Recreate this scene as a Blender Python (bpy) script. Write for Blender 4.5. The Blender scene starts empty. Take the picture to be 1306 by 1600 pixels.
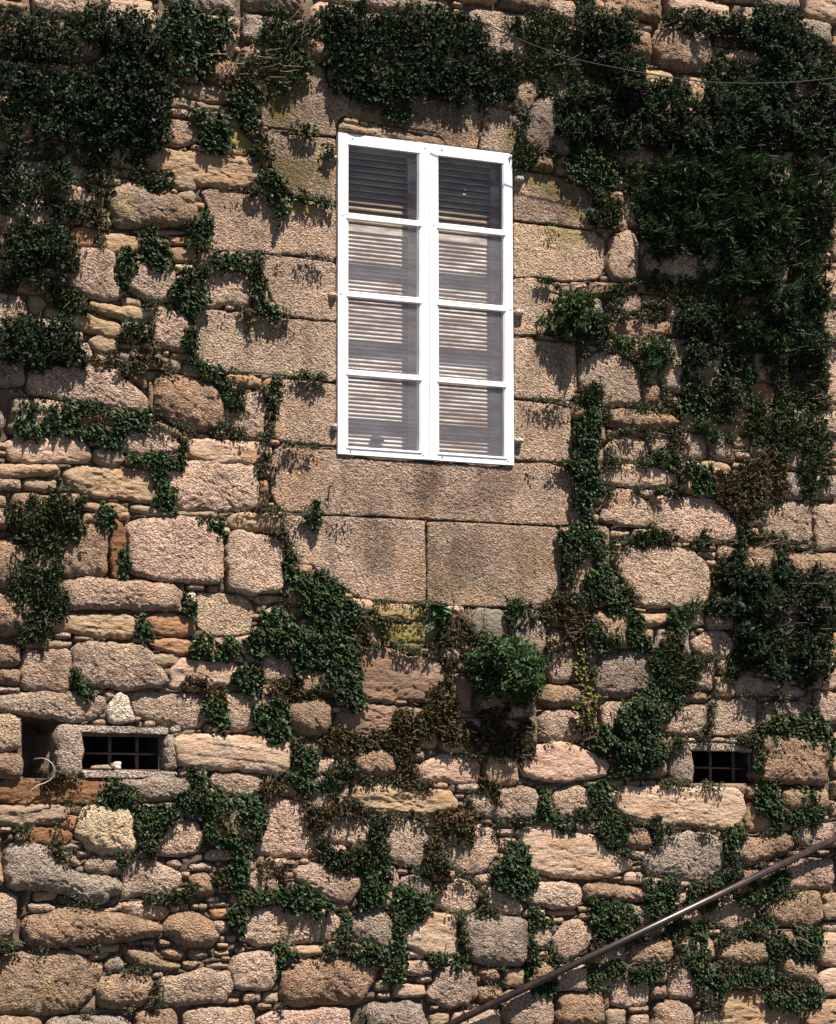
import bpy, math, random
import numpy as np
from mathutils import Vector, Matrix

# ------------------------------------------------------------------ camera, sky, sun
scn = bpy.context.scene
YAW, PIT, ROL, DIST, FPX = math.radians(26.765), math.radians(6.628), math.radians(-0.116), 17.333, 4160.0
ZC = 3.75                                              # height of the picture centre on the wall (the wall is the plane y = 0)
_d = np.array([math.sin(YAW)*math.cos(PIT), math.cos(YAW)*math.cos(PIT), math.sin(PIT)])
_r = np.cross(_d, [0, 0, 1]); _r /= np.linalg.norm(_r); _u = np.cross(_r, _d)
_R = _r*math.cos(ROL)+_u*math.sin(ROL); _U = -_r*math.sin(ROL)+_u*math.cos(ROL)
CAM = np.array([0, 0, ZC])-DIST*_d
cam = bpy.data.cameras.new('camera'); camo = bpy.data.objects.new('camera', cam)
scn.collection.objects.link(camo); scn.camera = camo
cam.sensor_fit = 'HORIZONTAL'; cam.sensor_width = 36; cam.lens = 36*FPX/1306
cam.clip_start = 0.5; cam.clip_end = 500
camo.matrix_world = Matrix(((_R[0], _U[0], -_d[0], CAM[0]), (_R[1], _U[1], -_d[1], CAM[1]), (_R[2], _U[2], -_d[2], CAM[2]), (0, 0, 0, 1)))

SUN = Vector((0.22, -1.0, 2.0)).normalized()          # direction towards the sun
sun = bpy.data.lights.new('sun', 'SUN'); suno = bpy.data.objects.new('sun', sun); scn.collection.objects.link(suno)
sun.energy = 5.0; sun.angle = math.radians(0.53); sun.color = (1.0, 0.93, 0.83)
suno.rotation_euler = SUN.to_track_quat('Z', 'Y').to_euler()
suno.location = (3, -8, 14)
world = bpy.data.worlds.new('World'); scn.world = world; world.use_nodes = True
wn = world.node_tree
sky = wn.nodes.new('ShaderNodeTexSky'); sky.sky_type = 'NISHITA'; sky.sun_disc = False
sky.sun_elevation = math.asin(SUN.z); sky.sun_rotation = math.atan2(SUN.x, SUN.y)
sky.air_density = 0.55; sky.dust_density = 0.2; sky.ozone_density = 1.0
bg = wn.nodes['Background']; bg.inputs['Strength'].default_value = 0.05
wn.links.new(sky.outputs[0], bg.inputs['Color'])
scn.view_settings.view_transform = 'Standard'; scn.view_settings.look = 'None'
scn.view_settings.exposure = 1.42; scn.view_settings.gamma = 1.0; scn.view_settings.use_curve_mapping = False
scn.render.engine = 'CYCLES'
scn.cycles.max_bounces = 6; scn.cycles.diffuse_bounces = 3; scn.cycles.transparent_max_bounces = 12
scn.cycles.use_denoising = True

# ------------------------------------------------------------------ helpers
COL = scn.collection
RS = np.random.RandomState(7)


def P(px, py, y=0.0):
    """photograph pixel -> point of the plane at depth y"""
    v = _d*FPX+_R*(px-653)-_U*(py-800)
    return CAM+v*((y-CAM[1])/v[1])


def XZ(pts, y=0.0):
    return np.array([P(a, b, y)[[0, 2]] for a, b in pts])


def hash2(ix, iy, s):
    h = (ix.astype(np.int64)*374761393+iy.astype(np.int64)*668265263+s*974634777) & 0xffffffff
    h = ((h ^ (h >> 13))*1274126177) & 0xffffffff
    h = (h ^ (h >> 16)) & 0xffff
    return h/65535.0


def vnoise(x, y, s=0):
    ix, iy = np.floor(x), np.floor(y)
    fx, fy = x-ix, y-iy
    fx = fx*fx*(3-2*fx); fy = fy*fy*(3-2*fy)
    a = hash2(ix, iy, s); b = hash2(ix+1, iy, s); c = hash2(ix, iy+1, s); d = hash2(ix+1, iy+1, s)
    return (a*(1-fx)+b*fx)*(1-fy)+(c*(1-fx)+d*fx)*fy-0.5


def fbm(x, y, s=0, o=3):
    v = 0; a = 1.0
    for i in range(o):
        v = v+a*vnoise(x, y, s+i*17); x = x*2.03+5.1; y = y*2.03+3.7; a *= 0.5
    return v


def mesh_np(name, V, F, mat, attrs=None, smooth=True):
    """V (n,3), F (m,k) with k 3 or 4, or a list of such arrays"""
    me = bpy.data.meshes.new(name)
    Fs = F if isinstance(F, list) else [F]
    Fs = [f for f in Fs if len(f)]
    me.vertices.add(len(V)); me.vertices.foreach_set('co', np.asarray(V, np.float32).ravel())
    nl = sum(f.size for f in Fs); npoly = sum(len(f) for f in Fs)
    me.loops.add(nl); me.polygons.add(npoly)
    me.loops.foreach_set('vertex_index', np.concatenate([f.ravel() for f in Fs]).astype(np.int32))
    tot = np.concatenate([np.full(len(f), f.shape[1]) for f in Fs])
    st = np.concatenate([[0], np.cumsum(tot)[:-1]])
    me.polygons.foreach_set('loop_start', st.astype(np.int32))
    try:
        me.polygons.foreach_set('loop_total', tot.astype(np.int32))
    except Exception:
        pass
    me.polygons.foreach_set('use_smooth', np.full(npoly, smooth, bool))
    for k, v in (attrs or {}).items():
        v = np.asarray(v, np.float32)
        if v.ndim == 2:
            a = me.attributes.new(k, 'FLOAT_COLOR', 'POINT')
            a.data.foreach_set('color', np.concatenate([v, np.ones((len(v), 1), np.float32)], 1).ravel())
        else:
            a = me.attributes.new(k, 'FLOAT', 'POINT'); a.data.foreach_set('value', v)
    me.update(calc_edges=True); me.validate()
    if mat:
        me.materials.append(mat)
    return me


def link(name, me, parent=None, loc=None):
    o = bpy.data.objects.new(name, me); COL.objects.link(o)
    if parent:
        o.parent = parent
    if loc is not None:
        o.location = loc
    return o


def tag(o, label=None, cat=None, group=None, kind=None):
    if label: o['label'] = label
    if cat: o['category'] = cat
    if group: o['group'] = group
    if kind: o['kind'] = kind
    return o


def empty(name, loc):
    o = bpy.data.objects.new(name, None); COL.objects.link(o); o.location = loc; o.empty_display_size = 0.1
    return o


class MB:
    """collects boxes and tubes into one mesh"""
    def __init__(s): s.V = []; s.F4 = []; s.n = 0

    def box(s, x0, x1, y0, y1, z0, z1, bev=0.0):
        if bev:                                        # chamfer round the front (-y) face
            pts = [(x0, y1, z0), (x1, y1, z0), (x1, y1, z1), (x0, y1, z1),
                   (x0, y0+bev, z0), (x1, y0+bev, z0), (x1, y0+bev, z1), (x0, y0+bev, z1),
                   (x0+bev, y0, z0+bev), (x1-bev, y0, z0+bev), (x1-bev, y0, z1-bev), (x0+bev, y0, z1-bev)]
            fs = [(0, 3, 2, 1), (8, 9, 10, 11)]
            for a in range(4):
                b = (a+1) % 4
                fs += [(a, b, b+4, a+4), (a+4, b+4, b+8, a+8)]
        else:
            pts = [(x0, y1, z0), (x1, y1, z0), (x1, y1, z1), (x0, y1, z1), (x0, y0, z0), (x1, y0, z0), (x1, y0, z1), (x0, y0, z1)]
            fs = [(0, 3, 2, 1), (4, 5, 6, 7)]
            for a in range(4):
                b = (a+1) % 4
                fs.append((a, b, b+4, a+4))
        s.V += pts; s.F4 += [tuple(i+s.n for i in f) for f in fs]; s.n += len(pts)
        return s

    def tube(s, path, r, seg=8):
        path = [Vector(p) for p in path]; rings = []
        for i, p in enumerate(path):
            t = (path[min(i+1, len(path)-1)]-path[max(i-1, 0)]).normalized()
            a = t.cross(Vector((0.13, 1, 0.21))).normalized(); b = t.cross(a)
            rr = r[i] if isinstance(r, (list, tuple)) else r
            rings.append(s.n); 
            for k in range(seg):
                an = 2*math.pi*k/seg
                s.V.append(tuple(p+a*(rr*math.cos(an))+b*(rr*math.sin(an))))
            s.n += seg
        for i in range(len(path)-1):
            for k in range(seg):
                k2 = (k+1) % seg
                s.F4.append((rings[i]+k, rings[i]+k2, rings[i+1]+k2, rings[i+1]+k))
        for q, rg in ((0, rings[0]), (1, rings[-1])):   # caps as a fan of quads
            for k in range(1, seg-2, 2):
                f = (rg, rg+k, rg+k+1, rg+k+2)
                s.F4.append(f if q else f[::-1])
        return s

    def mesh(s, name, mat, smooth=False, off=None):
        V = np.array(s.V, float)
        if off is not None:
            V = V-np.asarray(off, float)
        return mesh_np(name, V, np.array(s.F4), mat, smooth=smooth)


# ------------------------------------------------------------------ materials
def new_mat(name):
    m = bpy.data.materials.new(name); m.use_nodes = True
    nt = m.node_tree
    return m, nt, nt.nodes['Principled BSDF']


def N(nt, t, **kw):
    n = nt.nodes.new(t)
    for k, v in kw.items():
        if k in n.inputs: n.inputs[k].default_value = v
        else: setattr(n, k, v)
    return n


def mixc(nt, fac, a, b, mode='MIX'):
    n = nt.nodes.new('ShaderNodeMix'); n.data_type = 'RGBA'; n.blend_type = mode
    for s, v in ((n.inputs[0], fac), (n.inputs[6], a), (n.inputs[7], b)):
        if hasattr(v, 'is_linked') or hasattr(v, 'links'): nt.links.new(v, s)
        elif isinstance(v, (int, float)): s.default_value = v
        else: s.default_value = (*v, 1) if len(v) == 3 else v
    return n.outputs[2]


def ramp(nt, src, stops):
    r = nt.nodes.new('ShaderNodeValToRGB'); e = r.color_ramp.elements
    while len(e) < len(stops): e.new(0.5)
    for el, (p, c) in zip(e, stops):
        el.position = p; el.color = (c, c, c, 1) if isinstance(c, (int, float)) else (*c, 1)
    nt.links.new(src, r.inputs[0])
    return r.outputs[0]


def mathn(nt, op, a, b=0.0):
    n = nt.nodes.new('ShaderNodeMath'); n.operation = op
    for s, v in zip(n.inputs, (a, b)):
        if hasattr(v, 'links'): nt.links.new(v, s)
        else: s.default_value = v
    return n.outputs[0]


def stone_material(name, kind):
    m, nt, b = new_mat(name)
    geo = N(nt, 'ShaderNodeNewGeometry'); pos = geo.outputs['Position']
    tint = N(nt, 'ShaderNodeAttribute', attribute_name='tint').outputs['Color']
    grime = N(nt, 'ShaderNodeAttribute', attribute_name='grime').outputs['Fac']
    lich = N(nt, 'ShaderNodeAttribute', attribute_name='lichen').outputs['Fac']

    def noise(scale, detail=4, rough=0.6, vec=pos, out=0):
        n = N(nt, 'ShaderNodeTexNoise'); n.inputs['Scale'].default_value = scale
        n.inputs['Detail'].default_value = detail; n.inputs['Roughness'].default_value = rough
        nt.links.new(vec, n.inputs['Vector']); return n.outputs[out]
    if kind == 'granite':
        vo = N(nt, 'ShaderNodeTexVoronoi'); vo.inputs['Scale'].default_value = 95; nt.links.new(pos, vo.inputs['Vector'])
        sep = N(nt, 'ShaderNodeSeparateColor'); nt.links.new(vo.outputs['Color'], sep.inputs[0])
        grain = ramp(nt, sep.outputs[0], [(0, 0.30), (0.17, 0.52), (0.24, 0.92), (0.75, 1.05), (0.88, 1.38), (1, 1.55)])
        c = mixc(nt, 0.85, tint, grain, 'MULTIPLY')
        patch = ramp(nt, noise(4.5, 6, 0.65), [(0.3, (0.72, 0.70, 0.70)), (0.5, (1, 1, 1)), (0.72, (1.16, 1.08, 0.98))])
        c = mixc(nt, 1.0, c, patch, 'MULTIPLY')
        mp = N(nt, 'ShaderNodeMapping'); mp.inputs['Scale'].default_value = (7, 7, 0.9); nt.links.new(pos, mp.inputs['Vector'])
        c = mixc(nt, 0.8, c, ramp(nt, noise(1.0, 5, 0.6, mp.outputs[0]), [(0.32, (0.66, 0.64, 0.62)), (0.5, (1, 1, 1)), (0.8, (1.06, 1.05, 1.02))]), 'MULTIPLY')
        c = mixc(nt, ramp(nt, noise(1.7, 6, 0.62), [(0.54, 0.0), (0.68, 0.5)]), c, mixc(nt, 1.0, c, (0.62, 0.60, 0.58), 'MULTIPLY'))
        hgt = mathn(nt, 'ADD', mathn(nt, 'MULTIPLY', noise(55, 4, 0.7), 1.0), mathn(nt, 'MULTIPLY', vo.outputs['Distance'], 0.5))
        hgt = mathn(nt, 'ADD', hgt, mathn(nt, 'MULTIPLY', noise(100, 2, 0.5), 0.5))
        dist = 0.042
    elif kind == 'schist':
        mp = N(nt, 'ShaderNodeMapping'); mp.inputs['Scale'].default_value = (1, 1, 3.6); mp.inputs['Rotation'].default_value = (0, 0.10, 0)
        nt.links.new(pos, mp.inputs['Vector'])
        band = ramp(nt, noise(5, 7, 0.68, mp.outputs[0]), [(0.25, (0.62, 0.57, 0.52)), (0.42, (0.95, 0.92, 0.88)), (0.6, (1.12, 1.08, 1.04)), (0.78, (0.90, 0.78, 0.62))])
        c = mixc(nt, 1.0, tint, band, 'MULTIPLY')
        rust = ramp(nt, noise(3.1, 5, 0.6, mp.outputs[0]), [(0.50, 0.0), (0.64, 0.6)])
        c = mixc(nt, rust, c, (0.27, 0.14, 0.065))
        c = mixc(nt, 0.6, c, ramp(nt, noise(60, 3, 0.7), [(0.3, 0.6), (0.7, 1.35)]), 'MULTIPLY')
        hgt = mathn(nt, 'ADD', mathn(nt, 'MULTIPLY', noise(13, 7, 0.7, mp.outputs[0]), 1.5), mathn(nt, 'MULTIPLY', noise(70, 3, 0.7), 1.0))
        dist = 0.02
    else:                                              # earth and mortar between the stones
        c = mixc(nt, 1.0, tint, ramp(nt, noise(9, 6, 0.7), [(0.3, 0.45), (0.7, 1.35)]), 'MULTIPLY')
        hgt = noise(30, 6, 0.75); dist = 0.06
    c = mixc(nt, mathn(nt, 'MULTIPLY', lich, 0.85), c, mixc(nt, ramp(nt, noise(30, 3), [(0.4, 0.0), (0.6, 1.0)]), (0.27, 0.19, 0.025), (0.13, 0.115, 0.055)))
    c = mixc(nt, mathn(nt, 'MULTIPLY', grime, 0.85), c, mixc(nt, 1.0, c, (0.30, 0.27, 0.235), 'MULTIPLY'))
    nt.links.new(c, b.inputs['Base Color'])
    b.inputs['Roughness'].default_value = 0.9; b.inputs['Specular IOR Level'].default_value = 0.25
    bp = N(nt, 'ShaderNodeBump'); bp.inputs['Strength'].default_value = 0.9; bp.inputs['Distance'].default_value = dist
    nt.links.new(hgt, bp.inputs['Height']); nt.links.new(bp.outputs[0], b.inputs['Normal'])
    return m


def paint_material(name, col, rough=0.45, bump=0.0, metal=0.0, var=None, vscale=6, stretch=(1, 1, 1)):
    m, nt, b = new_mat(name)
    b.inputs['Base Color'].default_value = (*col, 1); b.inputs['Roughness'].default_value = rough; b.inputs['Metallic'].default_value = metal
    tc = N(nt, 'ShaderNodeNewGeometry').outputs['Position']
    mp = N(nt, 'ShaderNodeMapping'); mp.inputs['Scale'].default_value = stretch; nt.links.new(tc, mp.inputs['Vector'])
    n = N(nt, 'ShaderNodeTexNoise'); n.inputs['Scale'].default_value = vscale; n.inputs['Detail'].default_value = 6; n.inputs['Roughness'].default_value = 0.65
    nt.links.new(mp.outputs[0], n.inputs['Vector'])
    if var:
        f = ramp(nt, n.outputs[0], [(var[1], 0.0), (var[2], 1.0)])
        nt.links.new(mixc(nt, f, col, var[0]), b.inputs['Base Color'])
    if bump:
        bp = N(nt, 'ShaderNodeBump'); bp.inputs['Strength'].default_value = 0.6; bp.inputs['Distance'].default_value = bump
        nt.links.new(n.outputs[0], bp.inputs['Height']); nt.links.new(bp.outputs[0], b.inputs['Normal'])
    return m


def leaf_material(name, gloss):
    m, nt, b = new_mat(name)
    c = N(nt, 'ShaderNodeAttribute', attribute_name='tint').outputs['Color']
    nt.links.new(c, b.inputs['Base Color']); b.inputs['Roughness'].default_value = gloss
    b.inputs['Specular IOR Level'].default_value = 0.2
    tr = N(nt, 'ShaderNodeBsdfTranslucent')
    nt.links.new(mixc(nt, 1.0, c, (1.0, 1.25, 0.5), 'MULTIPLY'), tr.inputs['Color'])
    mx = N(nt, 'ShaderNodeMixShader'); mx.inputs[0].default_value = 0.18
    nt.links.new(b.outputs[0], mx.inputs[1]); nt.links.new(tr.outputs[0], mx.inputs[2])
    nt.links.new(mx.outputs[0], nt.nodes['Material Output'].inputs['Surface'])
    return m


M_GRAN = stone_material('granite', 'granite')
M_SCH = stone_material('schist', 'schist')
M_MORT = stone_material('earth_mortar', 'mortar')
M_WHITE = paint_material('white_paint', (0.64, 0.64, 0.645), 0.45, 0.001, var=((0.40, 0.38, 0.35), 0.54, 0.82), vscale=11, stretch=(1, 1, 0.45))
M_WOOD = paint_material('weathered_shutter', (0.58, 0.50, 0.42), 0.7, 0.004, var=((0.20, 0.115, 0.07), 0.40, 0.60), vscale=3.2, stretch=(1, 1, 4.5))
M_WOODSHADED = paint_material('shaded_shutter', (0.30, 0.215, 0.115), 0.8, 0.004, var=((0.17, 0.115, 0.06), 0.44, 0.6), vscale=3.2, stretch=(1, 1, 4.5))  # top slats: shade painted into a darker, warmer copy of the shutter wood
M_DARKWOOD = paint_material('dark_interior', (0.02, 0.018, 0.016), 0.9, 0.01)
M_IRON = paint_material('rusty_iron', (0.05, 0.033, 0.028), 0.6, 0.004, var=((0.13, 0.055, 0.03), 0.5, 0.65), vscale=25)
M_RAIL = paint_material('brown_rail', (0.018, 0.012, 0.011), 0.36, 0.0015, var=((0.048, 0.022, 0.015), 0.5, 0.62), vscale=10)
M_BLACK = paint_material('black_rubber', (0.007, 0.007, 0.008), 0.85)
M_CABLE = paint_material('pale_cable', (0.24, 0.23, 0.22), 0.7)
M_SCREW = paint_material('dull_metal', (0.25, 0.24, 0.23), 0.5, metal=0.7)
M_STEM = paint_material('woody_stem', (0.085, 0.055, 0.035), 0.85, 0.004)
M_DRY = paint_material('dry_stalk', (0.20, 0.15, 0.09), 0.85)
M_IVY = leaf_material('ivy_leaf', 0.5)
M_BUSH = leaf_material('small_leaf', 0.62)
M_GROUND = paint_material('street_asphalt', (0.055, 0.053, 0.05), 0.9, 0.01, var=((0.04, 0.038, 0.036), 0.45, 0.6), vscale=2)


def glass_material(name, dust):
    m, nt, b = new_mat(name)
    nt.nodes.remove(b)
    tr = N(nt, 'ShaderNodeBsdfTransparent'); tr.inputs[0].default_value = (0.93, 0.94, 0.95, 1)
    gl = N(nt, 'ShaderNodeBsdfGlossy'); gl.inputs['Roughness'].default_value = 0.03
    df = N(nt, 'ShaderNodeBsdfDiffuse'); df.inputs[0].default_value = (0.60, 0.53, 0.53, 1)
    fr = N(nt, 'ShaderNodeFresnel'); fr.inputs['IOR'].default_value = 1.5
    m1 = N(nt, 'ShaderNodeMixShader'); m1.inputs[0].default_value = dust
    nt.links.new(tr.outputs[0], m1.inputs[1]); nt.links.new(df.outputs[0], m1.inputs[2])
    gb = N(nt, 'ShaderNodeNewGeometry').outputs['Backfacing']
    m2 = N(nt, 'ShaderNodeMixShader'); nt.links.new(mathn(nt, 'MULTIPLY', fr.outputs[0], mathn(nt, 'SUBTRACT', 1.0, gb)), m2.inputs[0])
    nt.links.new(m1.outputs[0], m2.inputs[1]); nt.links.new(gl.outputs[0], m2.inputs[2])
    nt.links.new(m2.outputs[0], nt.nodes['Material Output'].inputs['Surface'])
    return m


M_GLASS = glass_material('dusty_glass', 0.062)
M_GLASS_CLEAN = glass_material('clean_glass', 0.004)

# ------------------------------------------------------------------ ground
g = MB().box(-60, 60, -80, 2.0, -0.4, 0.0)
tag(link('street', g.mesh('street', M_GROUND)), kind='structure')

# ------------------------------------------------------------------ outlines of the stones (type, then photograph pixels on the wall face)
STAINS = [('lichen', 430, 160, 24, 30, 1), ('lichen', 475, 140, 11, 9, 1), ('lichen', 374, 218, 16, 13, 1), ('lichen', 455, 262, 42, 24, .8), ('lichen', 470, 325, 25, 12, .8),
          ('lichen', 865, 292, 34, 24, .8), ('lichen', 905, 330, 22, 20, .8), ('lichen', 800, 210, 12, 20, .7), ('lichen', 610, 955, 36, 9, .8), ('lichen', 640, 988, 42, 18, .9), ('lichen', 585, 188, 40, 7, .9),
          ('lichen', 355, 880, 8, 8, .0), ('lichen', 170, 320, 40, 30, .35), ('lichen', 880, 362, 40, 14, .6), ('lichen', 160, 495, 50, 9, .4),
          ('grime', 600, 765, 72, 26, .25), ('grime', 672, 755, 24, 46, .9), ('grime', 775, 765, 36, 40, .6), ('grime', 720, 790, 40, 20, .5), ('grime', 595, 855, 42, 46, .7), ('grime', 735, 875, 64, 50, .75), ('grime', 810, 860, 40, 34, .4), ('grime', 690, 915, 30, 22, .6),
          ('grime', 460, 175, 60, 40, .75), ('grime', 660, 190, 90, 34, .75), ('grime', 830, 205, 50, 50, .75), ('grime', 455, 265, 60, 40, .75), ('grime', 880, 310, 60, 40, .75), ('grime', 300, 150, 120, 60, .4),
          ('grime', 440, 440, 36, 40, .3), ('grime', 440, 520, 44, 30, .35), ('grime', 600, 1050, 70, 30, .4), ('grime', 660, 1080, 60, 30, .4), ('grime', 1000, 460, 90, 60, .5), ('grime', 1150, 650, 80, 60, .5),
          ('grime', 850, 660, 40, 30, .35), ('grime', 560, 560, 0.1, 0.1, 0), ('grime', 465, 640, 22, 22, .35), ('grime', 985, 1050, 40, 24, .3), ('grime', 240, 330, 40, 16, .25), ('grime', 850, 560, 30, 24, .3)]
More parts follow.
